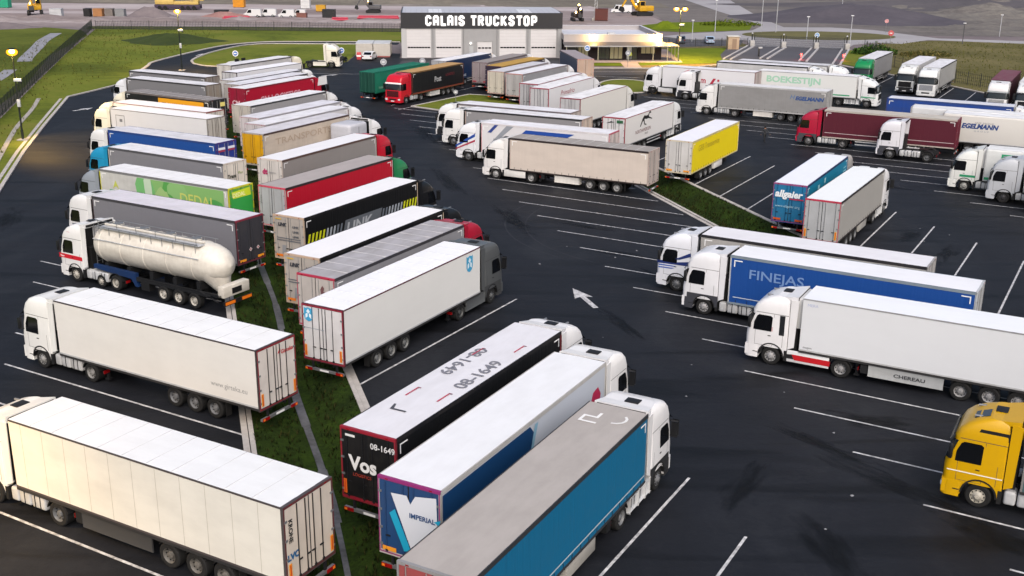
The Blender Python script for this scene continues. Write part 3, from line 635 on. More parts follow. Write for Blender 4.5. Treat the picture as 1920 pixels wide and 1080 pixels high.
# tyre marks
mb = MB(); TM = plain('tyre_mark', '#1d1e23', .7)
for cx, cy, r, a0, a1 in ((14, 84, 13, 150, 235), (12.6, 84.5, 13.2, 150, 230), (2, 60, 19, 30, 60)):
    strip(mb, [(cx+r*math.cos(R(a)), cy+r*math.sin(R(a))) for a in range(a0, a1, 5)], .11, .003, .003, TM)
struct(solo('tyre_marks', mb))
def stain_mat():
    m, nt, b = newmat('oil_stain'); n = nt.nodes; l = nt.links
    b.inputs['Base Color'].default_value = lin('#0a0b0d'); b.inputs['Roughness'].default_value = .62; b.inputs['Specular IOR Level'].default_value = .25
    tc = n.new('ShaderNodeTexCoord'); oi = n.new('ShaderNodeObjectInfo'); ln = n.new('ShaderNodeVectorMath'); ln.operation = 'LENGTH'; l.new(tc.outputs['Object'], ln.inputs[0])
    t = n.new('ShaderNodeTexNoise'); t.noise_dimensions = '4D'; t.inputs['Scale'].default_value = 1.6; t.inputs['Detail'].default_value = 5; l.new(tc.outputs['Object'], t.inputs['Vector'])
    w = n.new('ShaderNodeMath'); w.operation = 'MULTIPLY'; w.inputs[1].default_value = 90; l.new(oi.outputs['Random'], w.inputs[0]); l.new(w.outputs[0], t.inputs['W'])
    a = n.new('ShaderNodeMath'); a.operation = 'MULTIPLY_ADD'; l.new(t.outputs['Fac'], a.inputs[0]); a.inputs[1].default_value = 2.6; a.inputs[2].default_value = -.35
    s = n.new('ShaderNodeMath'); s.operation = 'SUBTRACT'; s.use_clamp = True; l.new(a.outputs[0], s.inputs[0]); l.new(ln.outputs['Value'], s.inputs[1])
    k = n.new('ShaderNodeMath'); k.operation = 'MULTIPLY'; k.use_clamp = True; k.inputs[1].default_value = .75; l.new(s.outputs[0], k.inputs[0]); l.new(k.outputs[0], b.inputs['Alpha']); return m
ST = stain_mat(); sme = MB(); sme.quad((-1.6, -1.6, 0), (1.6, -1.6, 0), (1.6, 1.6, 0), (-1.6, 1.6, 0), ST); sme = sme.mesh('oil_stain')
for i, (x, y, sx, sy, a) in enumerate([(17.2, 47.8, 2.2, 1.1, -20), (16.2, 41.5, 3.6, .8, -52), (14.0, 45.2, 3.2, .55, -50), (18.6, 37.5, 2.6, 1.0, -50), (25.5, 69.5, 2.5, .9, 60), (30.5, 82, 2.0, .9, 60), (31.5, 77, 2.4, .8, 60), (6.5, 61, 3.0, .6, 110), (2.5, 56, 2.6, .7, 100), (-21.5, 48.8, 2.4, .9, -28), (-18.5, 46.5, 2.0, .7, -28), (-24.5, 62.0, 2.6, .8, -28), (8.0, 76.0, 3.0, .6, -30), (5.5, 84.0, 2.8, .6, -30), (10, 70, 3.4, .5, 115), (-3, 54.5, 2.6, .7, 60), (9.5, 41, 2.6, .7, 60), (12, 36, 3.0, 1.0, 100), (22, 128, 4, .8, -30), (33, 100, 4, .8, -28), (-45, 120, 5, 1.6, 105), (-50, 140, 4, 1.5, 100), (-10, 125, 6, 1.2, 105), (-6, 100, 6, 1.0, 105), (0, 86, 5, .9, 108), (58, 152, 5, 1.2, 60), (-40, 84, 4, 1.2, 105)]):
    o = link('oil_stain', sme, None, (x, y, .0015 + .0001*i), (0, 0, R(a))); o.scale = (sx, sy, 1); struct(o)
# litter on the asphalt
rnd = random.Random(11); n = 0
for x, y in [(-22.9, 48.6), (-20.1, 46.2), (-26.9, 50.2), (-18.2, 42.1), (9.6, 54.8), (14.9, 46.5), (13.7, 51.2), (4.0, 78.0), (1.9, 73.4), (9.0, 77.0), (7.3, 75.2), (12.2, 37.8), (14.0, 40.5), (8.7, 50.6), (32.0, 84.1), (31.0, 80.3), (33.6, 82.2), (-2.2, 46.1), (6.9, 49.0), (5.2, 58.9)]:
    mb = MB(); s = rnd.uniform(.04, .09); k = rnd.randint(5, 7)
    ring = [(s*rnd.uniform(.6, 1.2)*math.cos(6.28*i/k), s*rnd.uniform(.6, 1.2)*math.sin(6.28*i/k)) for i in range(k)]
    mb.add([(a, b2, .012) for a, b2 in ring] + [(a*.5, b2*.5, .012+s*rnd.uniform(.2, .5)) for a, b2 in ring], [tuple(range(k, 2*k))] + [(i, (i+1) % k, k+(i+1) % k, k+i) for i in range(k)], plain('litter', '#7d7f84', .7))
    tag(solo('paper_scrap', mb, None, (x, y, 0)), 'small pale scrap of litter on the dark asphalt', 'scrap', 'scraps of litter on the asphalt')
# grass tufts in the ditches (near part)
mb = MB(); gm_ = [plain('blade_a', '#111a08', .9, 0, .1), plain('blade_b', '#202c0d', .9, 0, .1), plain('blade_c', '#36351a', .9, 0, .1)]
rnd = random.Random(5)
def tuft(x, y, z, s):
    for _ in range(5):
        a = rnd.uniform(0, 6.28); l = s*rnd.uniform(.6, 1.3); w = s*.14; dx, dy = math.cos(a)*l*.5, math.sin(a)*l*.5
        px, py = -math.sin(a)*w, math.cos(a)*w
        mb.add([(x+px, y+py, z), (x-px, y-py, z), (x+dx, y+dy, z+l)], [(0, 1, 2)], rnd.choice(gm_))
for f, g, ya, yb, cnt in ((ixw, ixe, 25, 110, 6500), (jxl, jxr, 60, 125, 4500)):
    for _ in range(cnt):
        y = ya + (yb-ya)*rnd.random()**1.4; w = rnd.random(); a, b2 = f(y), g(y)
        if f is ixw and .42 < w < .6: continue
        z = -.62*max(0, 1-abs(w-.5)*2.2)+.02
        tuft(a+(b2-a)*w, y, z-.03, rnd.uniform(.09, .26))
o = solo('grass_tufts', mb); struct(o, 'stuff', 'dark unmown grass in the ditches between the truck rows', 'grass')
# rough grass clumps on the verges and fields
mb = MB(); gm_ = [plain('clump_a', '#454c1e', .9, 0, .1), plain('clump_b', '#62642a', .9, 0, .1), plain('clump_c', '#6b6638', .9, 0, .1)]
for _ in range(5200):
    y = rnd.uniform(90, 262); x = rnd.uniform(-97, -44)
    if x > -46 - (y-95)*.28 - 1.5 and y < 155: continue
    if y >= 155 and x > -64: continue
    if x < -60.5 - (y-133)*.285 - 12: continue
    tuft(x, y, -.05, rnd.uniform(.15, .4))
for _ in range(7000):
    y = rnd.uniform(100, 245); x = rnd.uniform(64, 130)
    if x < 69.3 + (163-y)*.305 + 1.2 or (y > 163 and x < 69.3 + (y-163)*.05): continue
    tuft(x, y, -.05, rnd.uniform(.12, .4))
o = solo('rough_grass', mb); struct(o, 'stuff', 'rough dry grass on the verges around the lorry park', 'grass')
# stream, gutter and mounds
WAT = ground_mat('stream_bed', [(.3, '#77757a'), (.6, '#95949a'), (.8, '#a7a5a6')], .3, 1.5, .5, .2, .4)
mb = MB(); strip(mb, spline([(-68, 130), (-76.5, 160), (-79.3, 171.9), (-82, 182)], 5), 2.0, -.01, -.01, WAT); strip(mb, spline([(-84.7, 193.7), (-87, 200), (-92.7, 218.5), (-97, 232), (-101.1, 249)], 5), 2.4, -.01, -.01, WAT); struct(solo('stream', mb))
mb = MB(); strip(mb, spline([(-47, 96), (-54.5, 118.1), (-58, 129), (-61.2, 140.4), (-64.3, 150)], 5), .5, -.05, .03, CONC); struct(solo('gutter', mb))
def mound(name, x, y, rx, ry, h, mat, seed):
    rnd = random.Random(seed); mb = MB(); n, k = 26, 7; vs = [(x, y, h)]
    for j in range(1, k+1):
        for i in range(n):
            a = 6.283*i/n; t = j/k; hh = h*(.5+.5*math.cos(math.pi*t))*(1+rnd.uniform(-.12, .12)) if j < k else -.2
            q = 1+.14*math.sin(3*a+seed)+.07*math.sin(7*a); vs.append((x+rx*t*q*math.cos(a), y+ry*t*q*math.sin(a), hh))
    fs = [(0, 1+i, 1+(i+1) % n) for i in range(n)] + [(1+(j-1)*n+i, 1+j*n+i, 1+j*n+(i+1) % n, 1+(j-1)*n+(i+1) % n) for j in range(1, k) for i in range(n)]
    mb.add(vs, fs, mat, True); return solo(name, mb)
for x, y, rx, ry, h, m, lab in ((-96, 298, 7.5, 5, 2.6, SOIL, 'greyish heap of soil by the lit street lamp'), (-76, 297, 9, 5, 1.6, ground_mat('red_rubble', [(.3, '#82605c'), (.7, '#a4827c')], .3, 1.5), 'low heap of reddish rubble on the building site'), (37, 278, 4.5, 4, 1.6, LGRASS, 'small grassy hump beyond the low building'), (-119, 262, 9, 5, 1.2, SOIL, 'pale spoil heap beyond the dark fence'), (-70.5, 232, 11, 8, 1.6, ground_mat('dark_hump', [(.3, '#26321a'), (.7, '#3f4a20')], .3, 1.5), 'dark green grassy hump inside the fence')):
    tag(mound('mound', x, y, rx, ry, h, m, int(x) % 7), lab, 'mound')
o = mound('hill', 95, 318, 34, 30, 3.6, ground_mat('dark_spoil', [(.3, '#46434b'), (.6, '#57535a'), (.8, '#66626a')], .1, .6), 4); struct(o)
o = mound('hill', 158, 372, 90, 26, 2.4, ground_mat('dark_bank', [(.3, '#48464a'), (.6, '#5c585c'), (.8, '#6b6866')], .05, .5), 6); struct(o)
from mathutils import noise
def terrain(x0, x1, y0, y1, nx, ny, h, mat, f=.06):
    mb = MB(); vs = []
    for j in range(ny+1):
        for i in range(nx+1):
            x, y = x0+(x1-x0)*i/nx, y0+(y1-y0)*j/ny; e = min(1, 4*min(i/nx, 1-i/nx, j/ny, 1-j/ny))
            vs.append((x, y, -.05 + e*h*max(0, .35+noise.fractal(Vector((x*f, y*f*2, 3)), .8, 2.1, 5))))
    mb.add(vs, [(j*(nx+1)+i, j*(nx+1)+i+1, (j+1)*(nx+1)+i+1, (j+1)*(nx+1)+i) for j in range(ny) for i in range(nx)], mat, True); struct(solo('terrain', mb))
terrain(98, 330, 262, 430, 110, 60, 2.4, ground_mat('rough_field', [(.25, '#48454a'), (.42, '#5c5858'), (.55, '#726e6a'), (.7, '#87837a')], .03, .5, .95, 1.0, .1, stretch=(.6, 2, 1), mixf=.5))
terrain(-330, 50, 354, 430, 120, 24, 1.8, ground_mat('spoil_ridge', [(.3, '#57524f'), (.5, '#6f6a62'), (.7, '#8a8378')], .04, .4, .95, .8, .1, stretch=(.5, 2, 1)))
terrain(-320, 30, 276, 300, 160, 14, .9, ground_mat('rutted_mud', [(.3, '#6f6463'), (.48, '#887d7c'), (.6, '#9c9393'), (.75, '#b3adac')], .05, .5, .95, .8, .1, stretch=(.4, 2.2, 1)), .12)
def bushes(name, cx, cy, rx, ry, h, n, cols, label, seed):
    rnd = random.Random(seed); mb = MB(); ms = [plain('leaf', c2, .9, 0, .1) for c2 in cols]
    for _ in range(n):
        a, q = rnd.uniform(0, 6.28), math.sqrt(rnd.random()); x, y = cx+rx*q*math.cos(a), cy+ry*q*math.sin(a); z = rnd.uniform(.02, h*(1-q*.7))
        s = rnd.uniform(.15, .4); v = [Vector((rnd.uniform(-s, s), rnd.uniform(-s, s), rnd.uniform(-s, s))) + Vector((x, y, z)) for _ in range(3)]; mb.add(v, [(0, 1, 2)], rnd.choice(ms))
    return tag(solo(name, mb), label, 'bush')
bushes('bush', 70.2, 219, 4.5, 3.2, 2.4, 1500, ['#1f3514', '#2f4a1c', '#3d5a20'], 'dark green bush by the fence right of the entrance gates', 3)
bushes('bush', 79, 216, 5, 2.5, 1.5, 900, ['#3c4220', '#54502c', '#6b6238'], 'low olive bush next to the dark green one', 4)
bushes('bush', 55, 288, 8, 4, 1.6, 1100, ['#4a5c12', '#66741c', '#3c4a14'], 'patch of yellow-green shrubs on the bend of the pale road', 5)
# ---------------------------------------------------------------- fences
FG = plain('fence_green', '#16241c', .6); FD = plain('fence_dark', '#26292a', .6)
def fence(label, pts, h, post_step, bar, m, rails=2, name='fence', pr=.05):
    P0 = pts[0]; t = thing(name, label, 'fence', (P0[0], P0[1], 0)); mb = MB(); posts = []
    for a, b in zip(pts, pts[1:]):
        a, b = Vector(a), Vector(b); L = (b-a).length; d = (b-a)/L; n = max(1, round(L/post_step))
        posts += [a + d*(L*i/n) for i in range(n)]
        u = Vector((-d.y, d.x))
        k = int(L/bar)
        for i in range(k):
            p = a + d*(i+.5)*L/k - Vector(P0); q = d*.032; mb.add([(p.x-q.x, p.y-q.y, .05), (p.x+q.x, p.y+q.y, .05), (p.x+q.x, p.y+q.y, h-.05), (p.x-q.x, p.y-q.y, h-.05), (p.x-q.x+u.x*.01, p.y-q.y+u.y*.01, h-.05), (p.x+q.x+u.x*.01, p.y+q.y+u.y*.01, .05)], [(0, 1, 2, 3)], m)
        for z in [h*(j+.5)/rails for j in range(rails)]:
            A, Bq = a-Vector(P0), b-Vector(P0); mb.cyl((A.x, A.y, z), (Bq.x, Bq.y, z), .02, m, 5)
    posts.append(Vector(pts[-1]))
    solo('wire_mesh', mb, t)
    for p in posts[:100]: part(t, 'post', (m.name, h, pr), lambda mb: mb.cyl((0, 0, -.05), (0, 0, h+.08), pr, m, 6), (p.x-P0[0], p.y-P0[1], 0))
    return t
fence('long dark green bar fence running away along the left edge', [(-50, 92), (-62.1, 133.2), (-70.6, 163.1), (-81.8, 203.7), (-97.5, 261)], 2.1, 2.5, .085, FG, 3)
fence('thin fence between the grass and the building site', [(-96.3, 260), (-59.5, 260.4), (-22, 259)], 2.0, 4.0, .35, FD, 4)
fence('fence of thin dark posts behind the trucks that face the camera, upper right', [(70.6, 227), (66.5, 196), (69.4, 175.6), (72.2, 167.7), (83, 130), (100, 75)], 2.0, 3.0, .4, FD, 4)
fence('dark fence behind the low restaurant building', [(13, 232), (26, 229), (48.5, 234)], 1.6, 3.0, .3, FD, 3)

# ---------------------------------------------------------------- street lamps
WARM = (1.0, .60, .16)
LM = plain('lamp_post_green', '#141c18', .5); LAMPM = plain('lit_lamp', '#ffd27a', .3, emit=22)
def glow_mat():  # half-clear orange emission that paints the glare halo around a lit lamp
    m, nt, b = newmat('lamp_halo'); nt.nodes.remove(b); e = nt.nodes.new('ShaderNodeEmission'); t = nt.nodes.new('ShaderNodeBsdfTransparent'); mx = nt.nodes.new('ShaderNodeMixShader')
    e.inputs['Color'].default_value = lin('#ffa01e'); e.inputs['Strength'].default_value = 2.2; mx.inputs[0].default_value = .5
    nt.links.new(t.outputs[0], mx.inputs[1]); nt.links.new(e.outputs[0], mx.inputs[2]); nt.links.new(mx.outputs[0], nt.nodes['Material Output'].inputs['Surface']); return m
HALO = glow_mat()
def lamp(x, y, label, power, h=9.5, heads=1, cam_box=True, tilt=(0, 0), spread=150):
    t = thing('street_lamp', label, 'street lamp', (x, y, 0), 0, 'lit street lamps')
    part(t, 'pole', (h,), lambda mb: (mb.cyl((0, 0, -.05), (0, 0, h-.25), .11, LM, 10, .06), mb.cyl((0, 0, 0), (0, 0, 1.1), .14, LM, 10), mb.bbox(-.5, .5, -.5, .5, -.08, .1, CONC, .03)))
    for k in range(heads):
        xo = 0 if heads == 1 else (-.75, .75)[k]
        hd = part(t, 'lamp_head', (h,), lambda mb: mb.lathe([(h+.32, .02), (h+.3, .25), (h+.2, .36), (h+.14, .36)], LM, 'z', n=16), (xo, 0, 0))
        part(hd, 'bulb', (h,), lambda mb: mb.lathe([(h+.1, .2), (h+.0, .3), (h-.16, .28), (h-.28, .14), (h-.3, .02)], LAMPM, 'z', n=16))
        part(hd, 'halo_shell', (h,), lambda mb: mb.lathe([(h+.14, .34), (h+.06, .5), (h-.12, .58), (h-.34, .48), (h-.5, .24), (h-.54, .02)], HALO, 'z', n=20))  # added shell, gives the bulb's orange glare a shape
        if heads > 1: part(t, 'arm', (xo,), lambda mb: mb.cyl((0, 0, h-.3), (xo, 0, h+.15), .04, LM, 6))
    if cam_box:
        part(t, 'control_box', (1,), lambda mb: mb.bbox(-.02, .32, -.32, -.1, 3.6, 4.4, plain('box_grey', '#b4b6b8', .5), .02))
        part(t, 'security_camera', (1,), lambda mb: (mb.bbox(-.1, .7, -.25, -.05, 6.3, 6.6, plain('camera_white', '#c9cccf', .4), .04), mb.cyl((.6, -.15, 6.3), (.6, -.15, 6.1), .12, BLACK, 10)))
    L = bpy.data.lights.new('lamp_light', 'SPOT'); L.energy = power; L.color = WARM; L.spot_size = R(spread); L.spot_blend = .7; L.shadow_soft_size = .35
    lo = bpy.data.objects.new('lamp_light', L); COL.objects.link(lo); lo.location = (x, y, h-.3); lo.rotation_euler = (R(tilt[0]), R(tilt[1]), 0); lo['kind'] = 'structure'
    return t
lamp(-53.3, 119.1, 'lit street lamp with a security camera halfway up, beside the dark green fence', 16000, tilt=(-8, -38), spread=100)
lamp(-54.3, 182.8, 'lit street lamp by the exit road on the left, glowing above the building site', 14000)
lamp(29.7, 202.9, 'lit double street lamp on the lawn right of the low restaurant building', 14000, 9.3, 2)
lamp(-27.5, 34.5, 'lit street lamp just outside the lower left of the photo, lighting the nearest truck', 17000, tilt=(6, -14), spread=125)

# ---------------------------------------------------------------- warehouse
YW = math.atan2(2.4, 29.6)
wt = thing('warehouse', 'grey warehouse with white letters on a dark band above its roller doors', 'building', (-20.5, 205.15, 0), YW)
WG = dirty('grey_cladding', '#9c9c9e', '#6a6868', .2, .6, scale=(.3, .3, .3)); BAND = plain('dark_band', '#26262b', .5); DOORW = dirty('roller_door_paint', '#cbc9cb', '#8a8684', .12, .5)
mb = MB(); W_, D_, H_ = 29.35, 16.8, 8.0
mb.box(0, W_, .25, D_, -.1, H_-.35, WG)
for i in range(60):
    x = 10.98+i*.115
    if not (12.25 < x < 13.15 or 13.7 < x < 16.6): mb.box(x, x+.03, .0, .02, 0, 5.2, WG)
mb.box(-.02, .9, 0, .25, -.1, 5.25, plain('light_cladding', '#b0b0b2', .5)); mb.box(W_-.8, W_, 0, .25, -.1, 5.25, WG)
xs = [(.9, 5.35), (6.15, 10.95), (17.85, 22.75), (23.6, 28.35)]
for a, b2 in ((5.35, 6.15), (22.75, 23.6)): mb.box(a, b2, 0, .25, -.1, 5.25, WG)
mb.box(10.95, 12.3, .02, .25, -.1, 5.25, WG); mb.box(12.3, 13.1, .02, .25, 2.1, 5.25, WG); mb.box(13.1, 13.75, .02, .25, -.1, 5.25, WG); mb.box(13.75, 16.55, .02, .25, 2.85, 5.25, WG); mb.box(16.55, 17.85, .02, .25, -.1, 5.25, WG)
solo('wall', mb, wt)
for x in (5.7, 11.3, 17.4, 23.1): part(wt, 'drain_pipe', (1,), lambda mb: mb.cyl((0, -.06, 0), (0, -.06, 5.2), .05, plain('downpipe', '#77787a', .5), 6), (x, 0, 0))
mb = MB(); mb.box(-.08, W_+.08, -.12, .25, 5.25, H_, BAND); mb.box(-.08, .2, .25, D_, 5.25, H_, BAND); mb.box(W_-.2, W_+.08, .25, D_, 5.25, H_, BAND); sg = solo('sign_band', mb, wt)
mb = MB(); RFM = dirty('roof_sheeting', '#b7b9c2', '#8c8c92', .2, .5, scale=(.4, .4, .4)); LT = plain('skylight', '#d8dae0', .4)
mb.add([(.2, .25, H_-.06), (W_-.2, .25, H_-.06), (W_-.2, D_/2, H_+.12), (.2, D_/2, H_+.12), (.2, D_, H_+.02), (W_-.2, D_, H_+.02)], [(0, 1, 2, 3), (3, 2, 5, 4)], RFM)
for x0 in (5.0, 21.5): mb.add([(x0, .4, H_-.03), (x0+2.4, .4, H_-.03), (x0+2.4, D_/2-.3, H_+.14), (x0, D_/2-.3, H_+.14)], [(0, 1, 2, 3)], LT)
for i in range(28): x = .7+i*1.02; mb.add([(x, .3, H_-.02), (x+.05, .3, H_-.02), (x+.05, D_/2, H_+.15), (x, D_/2, H_+.15)], [(0, 1, 2, 3)], plain('roof_rib', '#9c9ea6', .5))
solo('roof', mb, wt)
for a, b2 in xs:
    mb = MB(); mb.box(a+.02, b2-.02, .1, .2, 0, 5.24, DOORW)
    for i in range(9): mb.box(a+.02, b2-.02, .092, .1, .55*i+.5, .55*i+.53, plain('door_groove', '#b3b1b3', .5))
    d = solo('roller_door', mb, wt); mb = MB(); n = 8; cs = ['#4a3a40', '#b06a5c', '#8a8f96', '#6b2f34', '#b58a70', '#55585e']
    for i in range(n): w = (b2-a-.3)/n; mb.box(a+.15+i*w+.03, a+.15+(i+1)*w-.03, .07, .09, 1.7, 1.94, GLASS)
    solo('window_strip', mb, d)
mb = MB(); mb.box(13.8, 16.5, .1, .2, 0, 2.83, DOORW); d = solo('roller_door', mb, wt); mb = MB()
for i in range(4): mb.box(13.95+i*.63, 14.45+i*.63, .07, .09, 1.6, 1.85, GLASS)
solo('window_strip', mb, d)
mb = MB(); mb.box(12.32, 13.08, .06, .14, 0, 2.08, plain('pale_door', '#a9abae', .5)); d = solo('door', mb, wt); mb = MB(); mb.box(12.4, 12.48, .02, .06, 1.0, 1.15, STEEL); solo('handle', mb, d)
mb = MB(); mb.cyl((12.6, .0, 2.6), (12.6, -.2, 2.6), .14, plain('bulkhead_lamp', '#f4f1e8', .3, emit=3), 10); solo('wall_lamp', mb, wt)
# block lettering
STK = {'C': [[(.5,.78),(.5,.86),(.36,1),(.14,1),(0,.86),(0,.14),(.14,0),(.36,0),(.5,.14),(.5,.24)]], 'A': [[(0,0),(0,.86),(.14,1),(.36,1),(.5,.86),(.5,0)],[(0,.42),(.5,.42)]], 'L': [[(0,1),(0,0),(.45,0)]], 'I': [[(0,0),(0,1)]],
       'S': [[(.5,.8),(.5,.86),(.36,1),(.14,1),(0,.86),(0,.68),(.5,.34),(.5,.14),(.36,0),(.14,0),(0,.14),(0,.22)]], 'T': [[(0,1),(.56,1)],[(.28,1),(.28,0)]], 'R': [[(0,0),(0,1),(.36,1),(.5,.86),(.5,.62),(.36,.48),(0,.48)],[(.28,.48),(.5,0)]],
       'U': [[(0,1),(0,.14),(.14,0),(.36,0),(.5,.14),(.5,1)]], 'K': [[(0,0),(0,1)],[(0,.45),(.5,1)],[(.14,.58),(.52,0)]], 'O': [[(.14,0),(.36,0),(.5,.14),(.5,.86),(.36,1),(.14,1),(0,.86),(0,.14),(.14,0)]], 'P': [[(0,0),(0,1),(.36,1),(.5,.86),(.5,.54),(.36,.4),(0,.4)]]}
mb = MB(); LW = plain('sign_white', '#f2f2f2', .4, emit=.25); X = 4.35; HT, th = 1.9, .46; zz = 5.9; dep = 0
for ch in 'CALAIS TRUCKSTOP':
    if ch == ' ': X += .85; continue
    wmax = 0
    for st in STK[ch]:
        for a, b2 in zip(st, st[1:]):
            a = Vector((a[0]*1.55, a[1]*(HT-th))); b2 = Vector((b2[0]*1.55, b2[1]*(HT-th))); d = (b2-a).normalized(); e = d*th*.28; n = Vector((-d.y, d.x))*th/2
            q = [a-e+n, a-e-n, b2+e-n, b2+e+n]; dep = (dep+1) % 9; y0 = -.2-dep*.004
            mb.add([(X+th/2+v.x, y0, zz+v.y) for v in q] + [(X+th/2+v.x, -.12, zz+v.y) for v in q], [(0, 1, 2, 3), (0, 4, 5, 1), (1, 5, 6, 2), (2, 6, 7, 3), (3, 7, 4, 0)], LW); wmax = max(wmax, q[0].x, q[1].x, q[2].x, q[3].x)
    X += wmax + th*.5 + .27
lt = solo('sign_lettering', mb, sg); sc = (24.75-4.35)/max(.1, X-.27-4.35); lt.location.x = 4.35-4.35*sc; lt.scale.x = sc

# ---------------------------------------------------------------- restaurant building
rt = thing('restaurant_building', 'low flat-roofed building with a lit glazed front and canopy, joined to the warehouse', 'building', (8.95, 203.7, 0), YW)
AW = dirty('render_grey', '#a29d9e', '#7c7876', .15, .7, scale=(.3, .3, .3)); DB = dirty('dark_brick', '#2a2225', '#1c1719', .3, .8); FRM = plain('frame_dark', '#22211f', .5)
mb = MB(); mb.box(0, 18.0, .0, .3, 2.75, 4.5, AW); mb.box(17.7, 18.0, .3, 21, -.1, 4.5, AW); mb.box(0, 17.7, 20.7, 21, 0, 4.5, AW); mb.box(0, .25, .3, 20.7, 3.5, 4.5, AW)
for a, b2, z in ((0, .8, 2.75), (4.6, 6.2, 2.75), (10.9, 11.5, 2.75), (13.6, 14.2, 2.75), (16.9, 18.0, 2.75), (14.2, 16.9, 1.0)): mb.box(a, b2, .02, .3, -.1, z, DB)
solo('wall', mb, rt)
mb = MB(); mb.box(.25, 17.7, .3, 20.7, 3.55, 3.7, dirty('flat_roof', '#c6c9d4', '#8c8c94', .2, .6)); mb.bbox(9.5, 10.9, 9, 10, 3.7, 4.1, ALU, .05)
mb.box(-.05, 18.08, -.06, .36, 4.5, 4.56, plain('coping', '#c9cad0', .5)); mb.box(17.65, 18.08, .36, 21.05, 4.5, 4.56, plain('coping', '#c9cad0', .5)); mb.box(0, 17.65, 20.65, 21.05, 4.5, 4.56, plain('coping', '#c9cad0', .5)); solo('roof', mb, rt)
mb = MB(); mb.add([(-.2, -.02, 3.2), (18.6, -.02, 3.2), (18.6, -3.0, 2.75), (-.2, -3.0, 2.75), (-.2, -.02, 3.1), (18.6, -.02, 3.1), (18.6, -3.0, 2.62), (-.2, -3.0, 2.62)], [(0, 1, 2, 3), (7, 6, 5, 4), (3, 2, 6, 7), (1, 5, 6, 2), (0, 3, 7, 4)], dirty('canopy_sheet', '#57565a', '#3c3b3c', .3, .5))
mb.box(-.2, 18.6, -3.06, -3.0, 2.6, 2.8, plain('canopy_trim', '#9a9a9c', .5)); mb.box(18.0, 20.6, -2.9, 3.0, 2.7, 2.78, plain('canopy_pale', '#c4b890', .5)); cn = solo('canopy', mb, rt)
for x, y in ((.2, -2.9), (5.9, -2.9), (11.4, -2.9), (15.9, -2.9), (18.5, -2.9), (20.5, -2.8), (20.5, 0), (20.5, 2.8)): part(rt, 'post', ('canopy',), lambda mb: mb.cyl((0, 0, 0), (0, 0, 2.68), .07, plain('post_pale', '#a8a48c', .5), 8), (x, y, 0))
GL = plain('lit_window', '#8c8668', .15, emit=.22); GL2 = plain('dim_window', '#3c4038', .1, emit=.1)
for a, b2, z0, z1, m in ((.85, 2.6, .1, 2.6, GL2), (2.7, 4.55, .1, 2.6, GL), (6.25, 8.4, .1, 2.6, GL2), (8.5, 10.85, .1, 2.6, GL), (14.25, 16.85, 1.05, 2.6, GL)):
    mb = MB(); mb.box(a, b2, .1, .14, z0, z1, FRM); w = solo('window', mb, rt); mb = MB(); n = 3
    for i in range(n): q = (b2-a)/n; mb.box(a+i*q+.06, a+(i+1)*q-.06, .075, .1, z0+.1, z1-.1, m)
    solo('pane', mb, w)
mb = MB(); mb.box(11.55, 13.55, .1, .14, 0, 2.6, FRM); d = solo('door', mb, rt); mb = MB(); mb.box(11.65, 12.5, .07, .1, .1, 2.45, plain('pale_pane', '#9a9a94', .2, emit=.3)); mb.box(12.6, 13.45, .07, .1, .1, 2.45, GL2); solo('pane', mb, d)
for x in (5.4, 17.4):
    mb = MB(); mb.bbox(x-.22, x+.22, -.3, -.02, 4.05, 4.4, plain('floodlight', '#ffc766', .3, emit=14), .06); solo('floodlight', mb, rt)
    L = bpy.data.lights.new('flood', 'POINT'); L.energy = 500 if x < 10 else 1800; L.color = WARM; L.shadow_soft_size = .3; lo = bpy.data.objects.new('flood', L); COL.objects.link(lo); v = Matrix.Rotation(YW, 4, 'Z') @ Vector((x, -.8, 4.2)); lo.location = (8.95+v.x, 203.7+v.y, 4.2)

